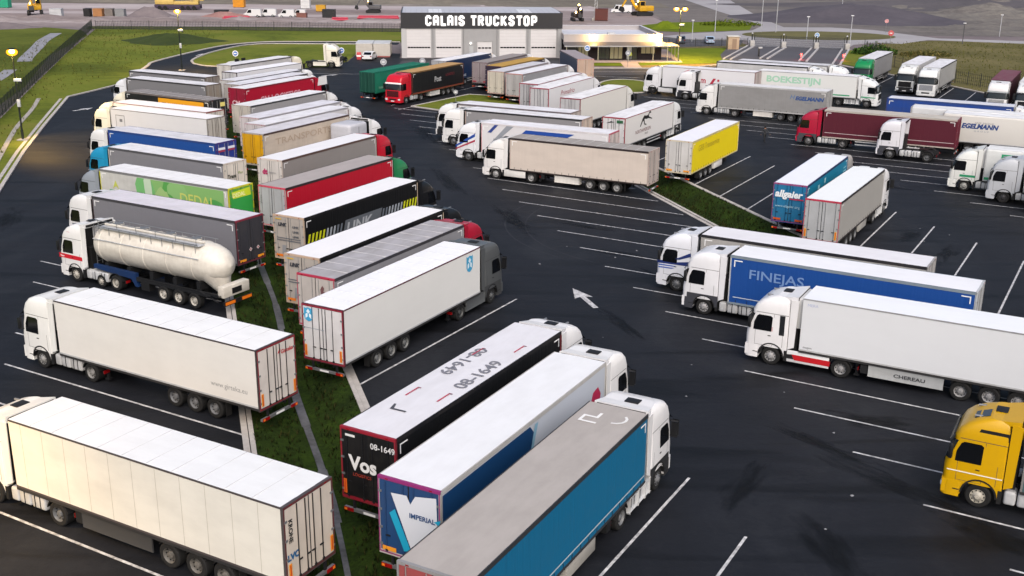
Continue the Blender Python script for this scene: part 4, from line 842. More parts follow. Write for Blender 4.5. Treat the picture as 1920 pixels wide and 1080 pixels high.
# ---------------------------------------------------------------- people
def person(label, x, y, rz, jacket, legs, hair='#1b1512', arm=.25, stride=.25, group=None):
    t = thing('person', label, 'person', (x, y, 0), rz)
    me = bpy.data.meshes.new('body')
    V = [(0,0,.95,.15,.12),(0,0,1.15,.15,.11),(0,0,1.38,.17,.12),(0,0,1.5,.065,.065),(0,.01,1.6,.095,.105),(0,.01,1.7,.085,.095)]
    E_ = [(0,1),(1,2),(2,3),(3,4),(4,5)]
    for s in (-1, 1):
        o = len(V); st = stride*s
        V += [(s*.1,0,.88,.10,.10),(s*.11,st*.5+.03,.5,.07,.07),(s*.11,st-.02,.1,.05,.05),(s*.11,st+.14,.05,.045,.04)]; E_ += [(0,o),(o,o+1),(o+1,o+2),(o+2,o+3)]
        o = len(V); V += [(s*.2,0,1.42,.07,.07),(s*(.22+arm*.3),-st*.3,1.15,.05,.05),(s*(.2+arm),-st*.5+.1,.92,.04,.04),(s*(.2+arm),-st*.5+.16,.84,.035,.03)]; E_ += [(2,o),(o,o+1),(o+1,o+2),(o+2,o+3)]
    me.from_pydata([v[:3] for v in V], E_, []); o = bpy.data.objects.new('body', me); COL.objects.link(o)
    sk = o.modifiers.new('s', 'SKIN'); sub = o.modifiers.new('u', 'SUBSURF'); sub.levels = 1; sub.render_levels = 1
    for i, v in enumerate(V): me.skin_vertices[0].data[i].radius = v[3:]; me.skin_vertices[0].data[i].use_root = (i == 0)
    dg = bpy.context.evaluated_depsgraph_get(); m2 = bpy.data.meshes.new_from_object(o.evaluated_get(dg)); bpy.data.objects.remove(o)
    for h in (jacket, legs, '#a67c63', '#17171a'): m2.materials.append(plain('cloth', h, .8))
    for p in m2.polygons:
        c = p.center; p.use_smooth = True
        p.material_index = 2 if c.z > 1.5 or (c.z < .9 and abs(c.x) > .25) else (0 if c.z > .93 or abs(c.x) > .24 else (3 if c.z < .1 else 1))
    link('body', m2, t)
    mb = MB(); mb.lathe([(1.62, .112), (1.7, .118), (1.77, .1), (1.81, .05), (1.82, .005)], plain('hair', hair, .8), 'z', (0, -.015, 0), 12); solo('hair', mb, t)
    return t
person('person in dark clothes with pale sleeves walking across the empty asphalt', 27.8, 121.5, R(200), '#26282c', '#16171a', arm=.3)
person('person in a yellow high-visibility jacket at the door of the low building', 21.0, 203.2, R(10), '#c4d92a', '#1f2126', arm=.12)

# ---------------------------------------------------------------- entrance lanes
def quadwall(mb, a, b, w, z, m): strip(mb, [a, b], w, -.05, z, m)
KW = dirty('lane_kerb', '#b0aeb0', '#77746f', .3, .8)
for i, (a, b) in enumerate((((39.2, 206.3), (49.1, 233.0)), ((46.3, 208.0), (55.0, 230.5)), ((52.6, 204.2), (61.3, 229.2)), ((57.3, 199.2), (67.1, 227.6)))):
    a, b = Vector(a), Vector(b); t = thing('lane_divider', ('concrete lane divider nearest the brown hut at the entrance', 'concrete lane divider with the pale barrier cabinet, second from the brown hut', 'concrete lane divider with the left red light, third from the brown hut', 'concrete lane divider beside the grass strip, farthest from the brown hut')[i], 'divider', (a.x, a.y, 0), 0, 'dividers of the entrance lanes')
    d = (b-a); n = Vector((-d.y, d.x)).normalized()*.65; mb = MB(); P0 = Vector((0, 0)); P1 = d
    strip(mb, [P0+n, P1+n], .35, -.05, .22, KW); strip(mb, [P0-n, P1-n], .35, -.05, .22, KW); solo('kerb', mb, t); mb = MB(); strip(mb, [P0, P1], .95, -.05, .12, DROAD); solo('island_paving', mb, t)
    mb = MB(); mb.bbox(P1.x-.6, P1.x+.3, P1.y-1.6, P1.y-.3, 0, 1.3, dirty('cabinet', '#aaa8a6', '#77746f', .3, .6), .04); solo('cabinet', mb, t)
    mb = MB(); mb.cyl((P1.x, P1.y-.2, 0), (P1.x, P1.y-.2, 2.5), .12, BLACK, 8); mb.cyl((P1.x, P1.y-.2, 2.5), (P1.x, P1.y-.2, 2.75), .16, plain('gate_beacon', '#c9cacc', .4), 8); solo('gate_post', mb, t)
gts = (((49.6, 233.0), (54.7, 231.2)), ((55.6, 230.9), (60.9, 229.4)), ((61.8, 229.2), (66.8, 227.8)))
for i, (a, b) in enumerate(gts):
    fence(('tall dark sliding gate of the lane beside the brown hut', 'tall dark sliding gate of the middle entrance lane', 'tall dark sliding gate of the lane beside the grass strip')[i], [a, b], 2.3, 5.6, .16, FD, 6, name='sliding_gate', pr=.07)
for x, y, lab in ((53.0, 207.4, 'barrier post with a glowing red light, left of the two'), (60.6, 206.6, 'barrier post with a glowing red light, right of the two')):
    t = thing('signal_post', lab, 'traffic signal', (x, y, 0), 0, 'red signals at the entrance lanes')
    part(t, 'pole', ('sig',), lambda mb: mb.bbox(-.14, .14, -.14, .14, 0, 1.25, plain('signal_grey', '#77787c', .5), .03)); part(t, 'red_lamp', ('sig',), lambda mb: mb.cyl((0, -.13, .95), (0, -.25, .95), .16, plain('red_light', '#ff2a22', .3, emit=14), 12))
    L = bpy.data.lights.new('red_glow', 'POINT'); L.energy = 60; L.color = (1, .1, .08); L.shadow_soft_size = .15; lo = bpy.data.objects.new('red_glow', L); COL.objects.link(lo); lo.location = (x, y-.6, .9)
t = thing('ticket_terminal', 'grey card terminal standing in the lane beside the brown hut', 'terminal', (46.3, 212.6, 0)); part(t, 'pillar', ('t',), lambda mb: mb.bbox(-.15, .15, -.15, .15, 0, 1.7, plain('pillar_dark', '#2c2d30', .5), .03)); part(t, 'screen_hood', ('t',), lambda mb: mb.bbox(-.15, .6, -.2, .2, 1.5, 1.75, ALU, .04))
t = thing('hut', 'small beige hut with a flat roof beside the entrance gates', 'hut', (43.9, 226.4, 0)); part(t, 'wall', ('hut',), lambda mb: (mb.bbox(-1.1, 1.1, -1.1, 1.1, 0, 2.5, dirty('hut_wall', '#b39c84', '#6b5c4c', .3, .6), .03),)); part(t, 'roof', ('hut',), lambda mb: mb.bbox(-1.25, 1.25, -1.25, 1.25, 2.5, 2.65, plain('hut_roof', '#c9c6c0', .5), .03)); part(t, 'door', ('hut',), lambda mb: mb.box(-.3, .6, -1.13, -1.1, .05, 2.1, plain('hut_door', '#8a7460', .5)))

# ---------------------------------------------------------------- storage containers, cars
for i, x in enumerate((-27.4, -24.2)):
    t = thing('storage_container', ('pale storage container behind the white car', 'pale storage container nearest the warehouse')[i], 'container', (x, 205.3, 0), R(3), 'storage containers beside the warehouse')
    def sc_(mb):
        m = dirty('container_paint', '#b9b4ae', '#7c756d', .25, .6); mb.box(-1.5, 1.5, 0, 6.2, .1, 2.4, m)
        for k in range(12): mb.box(-1.45+k*.245, -1.35+k*.245, -.03, 0, .25, 2.3, m); 
        for k in range(24): mb.box(1.5, 1.53, .1+k*.25, .2+k*.25, .25, 2.3, m)
    part(t, 'body', ('st',), sc_); part(t, 'roof', ('st',), lambda mb: mb.box(-1.54, 1.54, -.05, 6.25, 2.4, 2.5, dirty('container_roof', '#c6c8cc', '#8c8a88', .2, .5)))
    part(t, 'base_rail', ('st',), lambda mb: mb.box(-1.52, 1.52, -.05, 0, .02, .25, plain('red_rail', '#8c4a48', .6)))
def car(x, y, rz, hexc, label, name='parked_car', h=1.45, L=4.4, van=False, group='cars and vans around the truck stop'):
    t = thing(name, label, 'van' if van else 'car', (x, y, 0), rz, group); pm = plain('car_paint', hexc, .25)
    def body(mb):
        P = [(0,.3),(.02,.75),(.9,.95),(1.5,h),(3.3,h),(4.1,1.0),(L,.95),(L,.35)] if not van else [(0,.3),(.05,.95),(.7,1.2),(1.3,h),(L-.05,h),(L,.4)]
        mb.prism(P, -.86, .86, pm)
    b = part(t, 'body', (hexc, h, L, van), body)
    def gl(mb):
        for s in (-1, 1): mb.prism([(1.15,1.0),(1.62,h-.08),(3.2,h-.08),(3.8,1.02)] if not van else [(.85,1.15),(1.35,h-.15),(2.1,h-.15),(2.1,1.15)], s*.865, s*.87, GLASS)
        if not van: mb.add([(.98,-.7,.99),(.98,.7,.99),(1.46,.66,h-.04),(1.46,-.66,h-.04)], [(0,1,2,3)], GLASS); mb.add([(4.08,-.7,1.04),(4.08,.7,1.04),(3.38,.66,h-.03),(3.38,-.66,h-.03)], [(3,2,1,0)], GLASS)
        else: mb.add([(.68,-.75,1.24),(.68,.75,1.24),(1.26,.7,h-.06),(1.26,-.7,h-.06)], [(0,1,2,3)], GLASS)
    part(b, 'window', (h, L, van), gl)
    for wx in (.85, L-.95):
        for s in (-1, 1):
            w = part(t, 'wheel', ('car', s), lambda mb: mb.lathe([(s*.7, .01), (s*.7, .32), (s*.88, .32), (s*.88, .2)], RUB, 'y', n=18), (wx, 0, .32)); part(w, 'rim', ('car', s), lambda mb: mb.lathe([(s*.885, .2), (s*.86, .1), (s*.87, .01)], STEEL, 'y', n=12))
    for s in (-1, 1): part(b, 'tail_light', ('car', s, L), lambda mb: mb.box(L, L+.02, s*.82, s*.6, .7, .88, REDL)); part(b, 'headlight', ('car', s), lambda mb: mb.box(-.01, .01, s*.82, s*.55, .6, .75, HEADL))
    return t
car(-25.6, 203.4, R(-97), '#d9dadc', 'white car parked in front of the storage containers')
t = thing('traffic_cone', 'red and white marker standing behind the white car', 'marker', (-27.8, 201.2, 0)); part(t, 'panel', ('m',), lambda mb: mb.bbox(-.4, .4, -.1, .1, 0, 1.3, plain('marker_red', '#c2454a', .5), .05)); part(t, 'stripe', ('m',), lambda mb: mb.box(-.38, .38, -.11, -.1, .5, .8, WHITEP))
tag(bushes('junk_heap', -30.6, 198.5, .9, 3.2, 1.0, 300, ['#2b2f30', '#3c4244', '#1f2426'], 'x', 8), 'dark heap of debris along the kerb beside the white car', 'heap')
car(35.4, 240.5, R(-95), '#3c4654', 'dark blue-grey car beyond the low building'); car(41.3, 240.5, R(-92), '#a9bcd4', 'light blue car right of the dark one beyond the low building')
# ---------------------------------------------------------------- signs and distant poles
def sign(x, y, hexc, label, z=2.3, r=.45, ring='#dfe3ea', rz=0):
    t = thing('road_sign', label, 'road sign', (x, y, 0), rz); part(t, 'post', ('sg', z), lambda mb: mb.cyl((0, 0, -.05), (0, 0, z+r), .035, STEEL, 8))
    part(t, 'sign_disc', ('sg', z, r, ring), lambda mb: mb.cyl((0, -.05, z), (0, -.08, z), r, plain('sign_ring', ring, .4), 20)); part(t, 'symbol', ('sg', z, r, hexc), lambda mb: (mb.cyl((0, -.08, z), (0, -.09, z), r*.78, plain('sign_blue', hexc, .4), 20), mb.box(-r*.5, r*.4, -.1, -.09, z-.07, z+.07, WHITEP)))
sign(-47.3, 190.5, '#4a6fb8', 'round blue sign on the grass above the low white cab', 2.0, .5); sign(-29.2, 190.0, '#4a6fb8', 'round blue sign beside the cream tractor unit', 2.7, .5)
sign(-14.9, 182.5, '#9a9ca4', 'round sign seen from behind above the green container', 1.9, .5, '#9a9ca4'); sign(-20.5, 176, '#9a9ca4', 'round grey signback near the left end of the green container', 2.4, .5, '#b4b6bc')
sign(-7.7, 147.5, '#8f9196', 'thin post with a pale sign on the grass tip before the red cab', 1.7, .3, '#9a9ca0'); sign(13.0, 199.9, '#5a7fc0', 'round blue sign above the brown-roofed trailer', 2.5, .5)
sign(19.6, 193, '#8f939c', 'thin grey sign post on the path to the low building', 2.4, .45, '#a0a4ac'); sign(62.6, 233.5, '#5b8fc0', 'round blue sign behind the gates', 2.3, .5); sign(80, 240, '#b5565a', 'round red no-entry sign on the roundabout', 2.3, .6, '#b5565a'); sign(88, 268, '#b0565c', 'red topped sign beyond the roundabout', 2.8, .45, '#d9a9ac')
mb = None
for i, (px, y, h, lab) in enumerate(((46.6, 262.5, 7.5, 'slim grey pole left of the bushes on the road bend'), (58.5, 268, 7.5, 'slim grey pole, left of a close pair beside the pale road'), (62.0, 268, 8.2, 'slim grey pole, right of a close pair beside the pale road'), (62.2, 240, 5.5, 'pole behind the second gate with a small white lamp'), (71.5, 240, 5.8, 'pole behind the third gate with a small white lamp'), (96.2, 242, 4.3, 'short dark pole at the road junction right of the red sign'), (112.5, 262, 4.8, 'white pole with a box at the edge of the ploughed field'), (38.0, 241, 4.5, 'pole with a white box beside the light blue car'), (95, 330, 8.5, 'thin tall mast in the ploughed field'))):
    t = thing('light_pole', lab, 'pole', (px, y, 0), 0, 'unlit poles beyond the truck stop'); part(t, 'pole', ('lp', h, i == 6), lambda mb: mb.cyl((0, 0, -.05), (0, 0, h), .09, plain('pole_pale', '#a9abb0' if i != 5 else '#4c4c50', .5), 8)); part(t, 'lantern', ('lp', h), lambda mb: mb.bbox(-.3, .3, -.15, .15, h-.05, h+.12, plain('lantern', '#d9dadd', .4), .03))

# ---------------------------------------------------------------- building site machines
def site_box(x, y, rz, w, d, h, hexc, label, name='site_container', cat='container'):
    t = thing(name, label, cat, (x, y, 0), rz, 'containers and crates on the building site'); m = dirty('site_paint', hexc, '#4a4644', .3, .6)
    def f(mb):
        mb.box(-w/2, w/2, -d/2, d/2, .1, h, m)
        for k in range(int(w/.3)): mb.box(-w/2+.05+k*.3, -w/2+.17+k*.3, -d/2-.04, -d/2, .2, h-.1, m)
    part(t, 'body', ('sb', w, d, h, hexc), f); part(t, 'lid', ('sb', w, d, h, hexc), lambda mb: mb.box(-w/2-.05, w/2+.05, -d/2-.05, d/2+.05, h, h+.1, m)); part(t, 'skid', ('sb', w, d), lambda mb: (mb.box(-w/2+.1, -w/2+.3, -d/2, d/2, 0, .1, DSTEEL), mb.box(w/2-.3, w/2-.1, -d/2, d/2, 0, .1, DSTEEL)))
    return t
def excavator(x, y, rz, hexc, label, s=1.0, lit=0, name='excavator'):
    t = thing(name, label, 'digger', (x, y, 0), rz, 'machines on the building site'); t.scale = (s, s, s); m = dirty('machine_paint', hexc, '#4a3f28', .3, .5)
    for sy in (-1, 1): part(t, 'track', ('ex', sy), lambda mb: mb.prism([(-2.0, .25), (-1.7, 0), (1.7, 0), (2.0, .25), (2.0, .6), (1.7, .85), (-1.7, .85), (-2.0, .6)], sy*1.4, sy*.9, BLACK))
    part(t, 'body', ('ex', hexc), lambda mb: (mb.bbox(-2.2, 1.2, -1.25, 1.25, 1.0, 2.1, m, .12), mb.box(-.5, .5, -.5, .5, .8, 1.0, DSTEEL)))
    part(t, 'cab', ('ex', hexc), lambda mb: (mb.bbox(-.1, 1.3, .3, 1.25, 2.0, 3.1, m, .1), mb.box(1.3, 1.32, .4, 1.15, 2.2, 3.0, GLASS), mb.box(.1, 1.1, 1.25, 1.27, 2.2, 3.0, GLASS)))
    part(t, 'boom', ('ex', hexc), lambda mb: mb.prism([(1.0, 1.6), (2.9, 4.3), (3.3, 4.4), (3.3, 4.0), (1.5, 1.4)], -.55, -.2, m))
    part(t, 'arm', ('ex', hexc), lambda mb: mb.prism([(2.9, 4.4), (3.3, 4.5), (4.9, 1.9), (4.6, 1.8)], -.5, -.25, m)); part(t, 'bucket', ('ex',), lambda mb: mb.prism([(4.5, 1.9), (5.0, 2.0), (5.3, 1.2), (4.6, .8), (4.2, 1.1)], -.85, .1, DSTEEL))
    if lit: part(t, 'work_lamp', ('ex', lit), lambda mb: (mb.cyl((1.33, .5, 3.15), (1.4, .5, 3.15), .16*lit, LAMPM, 8), mb.cyl((1.33, -.6, 2.3), (1.4, -.6, 2.3), .16*lit, LAMPM, 8), mb.cyl((3.35, -.4, 4.3), (3.5, -.4, 4.25), .14*lit, LAMPM, 8)))
    return t
excavator(-128, 303, R(-70), '#c99a1e', 'tall yellow digger with lit lamps between white crates on the far left', 1.35, 1.4); excavator(36.0, 320, R(200), '#c99a1e', 'yellow wheeled digger with bright lamps behind the double street lamp', 1.3, 1.6); excavator(16.5, 298, R(-80), '#2c2426', 'dark drilling machine with lamps at the right end of the warehouse roof', 1.0, 1.6); excavator(-157, 336, R(-60), '#c9a23c', 'lit yellow digger at the far left edge, left of the green container', 1.2, 1.5); excavator(-40, 322, R(180), '#55555a', 'grey digger with a yellow lamp left of the warehouse roof', 1.0, 1.3)
def hauler(x, y, rz, hexc, label, s=1.0):
    t = thing('crawler_crane', label, 'crane', (x, y, 0), rz, 'machines on the building site'); t.scale = (s, s, s); m = dirty('crane_paint', hexc, '#4a3f28', .3, .5)
    part(t, 'undercarriage', ('h',), lambda mb: mb.bbox(-6.5, 6.5, -1.4, 1.4, .3, 1.5, plain('undercarriage', '#3b3044', .7), .15)); part(t, 'body', ('h', hexc), lambda mb: (mb.bbox(-6.3, -1.0, -1.3, 1.3, 1.5, 3.0, m, .2), mb.bbox(-1.0, 6.0, -1.2, 1.2, 1.5, 2.4, m, .1)))
    part(t, 'boom', ('h', hexc), lambda mb: mb.prism([(-5.5, 3.0), (-5.2, 3.6), (7.4, 2.9), (7.4, 2.5)], -.4, .4, m)); part(t, 'cab', ('h', hexc), lambda mb: (mb.bbox(4.6, 6.2, -1.2, .2, 2.3, 3.4, m, .1), mb.box(6.2, 6.22, -1.0, 0, 2.5, 3.2, GLASS)))
    for wx in (-5, -3.4, 1.5, 3.1, 4.8):
        for sy in (-1, 1): part(t, 'wheel', ('h', sy), lambda mb: mb.lathe([(sy*1.0, .01), (sy*1.0, .6), (sy*1.45, .6), (sy*1.45, .3), (sy*1.4, .01)], RUB, 'y', n=16), (wx, 0, .6))
hauler(-97, 328, R(2), '#c9ac62', 'long yellow mobile crane with a folded boom behind the second street lamp')
site_box(-148, 330, 0, 3.0, 2.5, 2.6, '#1d9a78', 'bright green container on the far left of the building site'); site_box(-120.5, 298.5, R(5), 3.0, 2.2, 1.9, '#b9bcc0', 'white crate cluster left of the row of orange and grey crates')
site_box(-112.3, 298.6, 0, 1.6, 2.0, 2.0, '#17171b', 'black crate with a white spot at the left end of the crate row'); site_box(-109.5, 298.8, 0, 2.4, 2.0, 2.0, '#a8764a', 'orange-brown crate second in the crate row'); site_box(-106.6, 299, 0, 2.0, 2.0, 2.0, '#77706c', 'brown-grey crate third in the crate row'); site_box(-103.8, 299, 0, 2.4, 2.0, 1.9, '#87898c', 'pale grey crate at the right end of the crate row')
site_box(-82.5, 341, 0, 3.2, 2.6, 3.0, '#d08a16', 'big orange box on the pale strip of the building site'); site_box(-77.5, 300.3, 0, 3.4, 2.2, 1.8, '#1e2026', 'black container left of the white vans'); site_box(-49.5, 303, 0, 3.3, 2.4, 2.0, '#1f2024', 'black skip with a pale divider right of the white vans'); site_box(23.0, 300, R(-4), 3.4, 2.6, 3.0, '#5c2c26', 'rust-brown crate right of the warehouse roof')
site_box(-56.3, 300.5, 0, 2.6, 2.0, 1.2, '#7c5048', 'low rusty pallet stack left of the black skip'); site_box(-55.5, 326, 0, 2.6, 2.2, 1.7, '#c99828', 'small yellow roller-like box above the rusty pallets'); site_box(-62.0, 338, 0, 2.6, 2.4, 3.0, '#cfd0d2', 'white box standing on the pale strip above the vans')
for x, y, w, lab in ((-69.8, 301.5, 4.6, 'white van with its nose to the right, first in the line of vans'), (-66.0, 303.5, 4.4, 'white van second in the line, half behind the first'), (-60.5, 301, 4.2, 'white van third in the line beside the white tank'), (-57.0, 301.4, 3.6, 'white van last in the line, by the open ground')): car(x-2, y, R(0 if w > 4.3 else 180) if 0 else 0, '#cfd0d2', lab, 'parked_van', 2.1, w, True)
car(28, 330, 0, '#d9dadd', 'white flatbed van beside the lattice mast beyond the building', 'parked_van', 2.3, 6.0, True); car(-90, 303, R(0), '#c2ccd6', 'pale blue-grey van at the end of the red pipes', 'parked_van', 1.9, 4.0, True) if 0 else None
for x, y, L_, lab in ((-72.0, 294, 7, 'pile of dark red pipes lying beside the reddish rubble'), (-45.0, 292.5, 4.5, 'short stack of crimson pipes left of the warehouse'), (-36.0, 300, 11, 'long crimson pipes laid out beside the warehouse roof')):
    t = thing('pipe_stack', lab, 'pipes', (x, y, 0), R(4), 'crimson pipe stacks on the building site')
    for k in range(4): part(t, 'pipe', (L_, k), lambda mb: mb.cyl((-L_/2+.3*k, 0, .25), (L_/2-.2*k, 0, .25), .26, plain('pipe_red', '#a81c3c', .5), 8), (0, -.9+.55*k, .0 if k != 1 else .35))
t = thing('lattice_mast', 'pale lattice mast standing in front of the white flatbed van', 'mast', (21.5, 300, 0)); 
part(t, 'mast', ('l',), lambda mb: [mb.cyl((sx*.5, 0, 0), (sx*.2, 0, 6), .07, ALU, 5) for sx in (-1, 1)] + [mb.cyl((-.45, 0, k), (.45, 0, k+.8), .05, ALU, 5) for k in range(6)]); part(t, 'ballast', ('l',), lambda mb: mb.bbox(-1.0, 1.0, -.6, .6, 0, .7, CONC, .05))

# ---------------------------------------------------------------- trucks: west row (cabs to the left)
wh = '#dcdcde'
def C(style='tall', col=wh, **k): return dict(style=style, col=col, **k)
def T(kind='curtain', **k): return dict(kind=kind, **k)
# foreground reefer
t, c, b = rig('cream box trailer with ribbed side panels and dark skirt, nearest truck at bottom left', -18.61, 39.66, 150.7,
    C('tall', '#e2e2df', wheels='#6b6d70'), T('reefer', side='#dedbd2', roof='#e4e6e8', rear='#cdc2b6', rear2='#3a3536', frame='#4a4446', guard='skirt', skirtc='#3b3c3e', plates='v', panels=True, roofdirt=.12, sidedirt=.22, contour='#5c2528', wheels='#6d6a66'))
def vtext(b, s, side, pos, size, hexc, **kw):
    o = letter(b, s, side, pos, size, hexc, **kw); o.matrix_local = Matrix.Translation(pos) @ orient(side) @ Matrix.Rotation(R(-90), 4, 'Z'); return o
vtext(b, 'KRONE', 'B', (-13.605, 1.05, 3.45), .26, '#2b2b2b', bold=.01)
letter(b, 'LVC', 'B', (-13.605, 1.18, 1.95), .32, '#1f5c8c', bold=.02)
t, c, b = rig('white box trailer with small red emblem on its doors, next to the silo tanker', -22.51, 53.89, 150.0,
    C('boxy', '#e2e2e0', wheels='#8a8a8a'), T('reefer', side='#dcdad6', roof='#e8e9ea', rear='#d6cec8', rear2='#3b3738', frame='#3c3437', contour='#8e2331', guard='none', plates='v', roofdirt=.12, sidedirt=.12))
letter(b, 'www.girteka.eu', 'L', (-10.6, 1.266, 1.72), .36, '#8b8b8c'); letter(b, 'Girteka', 'B', (-13.605, -.28, 3.35), .27, '#b02a35', bold=.008)
decal(b, [([(0, 0), (.1, .16), (.22, .2), (.2, .08), (.1, .02)], '#b02a35')], 'B', (-13.605, -.05, 3.4)); letter(c, 'Girteka', 'L', (-1.0, 1.2, 3.15), .26, '#b5545b', bold=.006)
# tanker built below
t, c, b = rig('slate grey curtain trailer with dark rear doors and two small emblems, behind the silo tanker', -28.97, 76.85, 150.0,
    C('boxy', '#d9d9db'), T('curtain', side='#75757c', roof='#d2cfd8', rear='#2f3038', rear2='#43444b', frame='#3b2a30', rail='#3a3a40', contour='#7c2438', plates='h', roofdirt=.25, sidedirt=.15))
for y in (-.25, .45):
    decal(b, [([(0, .14), (.14, 0), (.28, .14), (.14, .28)], '#cfc9cc'), ([(.06, .14), (.14, .06), (.22, .14), (.14, .22)], '#9c2f3e')], 'B', (-13.64, y-.2, 1.75))
t, c, b = rig('trailer painted with green and lime shapes, pulled by a steel grey cab', -31.77, 86.13, 150.2,
    C('round', '#8b929c', wheels='#888888'), T('curtain', side='#c2c2bf', roof='#e3e3e6', rear='#5aa63a', frame='#c8c72e', rail='#77787a', plates=None, roofdirt=.15))
rnd = random.Random(9)
def blob(cx, cy, rx, ry, c2): return ([(cx+rx*rnd.uniform(.8, 1.15)*math.cos(6.283*i/16), min(2.45, max(0, cy+ry*rnd.uniform(.8, 1.15)*math.sin(6.283*i/16)))) for i in range(16)], c2)
for q in ([(4.6, 0), (13.1, 0), (13.1, 2.45), (5.2, 2.45)],): decal(b, [(q, '#7fae68')], 'L', (0, 1.284, 1.35))
for q in (blob(5.0, 1.4, 1.1, 1.6, '#6fae6c'), blob(5.3, 1.8, .45, 1.2, '#b9cbb4'), blob(6.7, .9, .9, 1.0, '#98b878'), blob(7.6, 1.4, .9, 1.3, '#549a4c'), blob(8.4, 1.9, 1.0, .8, '#86b472'), blob(10.2, .6, 1.6, .6, '#5f9f52'), blob(12.2, .9, .9, .9, '#4f9a50')): decal(b, [q], 'L', (0, 1.284+.0015*(1+rnd.randrange(9)), 1.35))
letter(b, 'DEDAL', 'L', (-8.6, 1.303, 2.35), 1.15, '#c3c96a', bold=.01)
decal(b, [([(0, 0), (1.5, 0), (1.5, .42), (0, .42)], '#3c9a66'), ([(.4, .5), (.75, 1.2), (1.1, .5), (.75, .75)], '#b8bf56')], 'L', (-1.0, 1.285, 2.1)); letter(b, 'VESOM', 'L', (-1.1, 1.295, 2.18), .36, '#dff0e2')
decal(b, [([(0, 0), (2.2, 0), (2.2, 2.0), (0, 2.0)], '#2f9a45'), ([(.2, 1.9), (2.1, 1.9), (2.0, 2.5), (.1, 2.4)], '#c7d832')], 'B', (-13.64, 1.12, 1.3)); letter(b, 'DEDAL', 'B', (-13.65, .95, 3.3), .42, '#eef0b0', bold=.01)
t, c, b = rig('grey curtain trailer with cream rear doors pulled by a turquoise cab', -34.27, 95.23, 149.5,
    C('tall', '#1c8ab5'), T('curtain', side='#7c7c82', roof='#e3e3e8', rear='#d9d2c8', frame='#c9c0b5', rail='#4d4d52', plates=None, sidedirt=.1))
letter(b, 'Trans', 'B', (-13.64, .95, 2.75), .42, '#33372e', bold=.015); letter(b, 'Plus', 'B', (-13.64, -.25, 2.95), .32, '#7b8f3e')
t, c, b = rig('royal blue curtain trailer in the left row, white cab beside the turquoise cab', -37.35, 103.91, 150.6,
    C('boxy', '#dadadb'), T('curtain', side='#1c4a92', roof='#d5d5dc', rear='#2a3c8c', frame='#3b2f7a', rail='#1c3f80', plates=None, sidedirt=.1))
for y in (1.05, -.15): decal(b, [([(0, 0), (.85, 0), (.85, .22), (0, .22)], '#dfe0ea'), ([(0, -.18), (.85, -.18), (.85, -.02), (0, -.02)], '#a03a58')], 'B', (-13.64, y, 3.35))
t, c, b = rig('plain white box trailer with a square outline on its side and yellowish lit cab', -41.69, 116.97, 151.2,
    C('boxy', '#e6e2cf'), T('reefer', side='#d5d5d7', roof='#e9e9ec', rear='#b9b4ac', rear2='#5b5650', frame='#8a8680', plates=None, seams=False, sidedirt=.08, roofdirt=.08))
decal(b, [([(0, 0), (1.3, 0), (1.3, 1.9), (0, 1.9)], '#6d6d70'), ([(.06, .06), (1.24, .06), (1.24, 1.84), (.06, 1.84)], '#cfcfd1'), ([(.55, 1.2), (.95, 1.2), (.95, 1.5), (.55, 1.5)], '#77787c')], 'L', (-.7, 1.27, 1.5))
rig('white box trailer mostly hidden just before the black and orange trailer in the left row', -42.89, 121.35, 151.2,
    C('tall', '#e6e2d2'), T('reefer', side='#d8d8d8', roof='#e9e9ec', rear='#cbc4ba', frame='#8a4a44', plates=None, seams=False, roofdirt=.08))
t, c, b = rig('black curtain trailer with an orange panel and a brown-grey roof behind the white boxes', -44.41, 129.9, 149.0,
    C('round', '#e3ddcb'), T('curtain', side='#16181b', roof='#837d7b', rear='#1f2024', frame='#2b2b2e', rail='#6d6767', plates=None, roofdirt=.2))
decal(b, [([(0, 0), (7.2, 0), (7.2, 2.1), (0, 2.1)], '#d99a1c')], 'L', (-5.4, 1.285, 1.6)); letter(b, 'TRANSPORTS', 'L', (-6.0, 1.295, 2.75), .7, '#8d6414', bold=.02)
decal(b, [([(0, 0), (.7, 0), (.7, .45), (0, .45)], '#e4d47a')], 'B', (-13.64, -.2, 3.2))
rig('second farthest grey curtain trailer of the left row, with a white cab', -48.38, 142.08, 150.6,
    C('round', '#d8dadf'), T('curtain', side='#77777b', roof='#dddde2', rear='#8a8279', frame='#6b655e', rail='#2d2d30', plates=None, sidedirt=.1))
t, c, b = rig('farthest grey curtain trailer of the left row, standing without a cab', -50.6, 149.61, 151.4, None,
    T('curtain', side='#7b7b80', roof='#dddde2', rear='#857c74', frame='#6b655e', rail='#2d2d30', plates=None, front='#b9b9bb'), name='semi_trailer', cat='trailer')
decal(b, [([(0, 0), (4.6, 0), (4.6, .45), (0, .45)], '#b59c9c')], 'L', (-7.2, 1.285, 2.9))

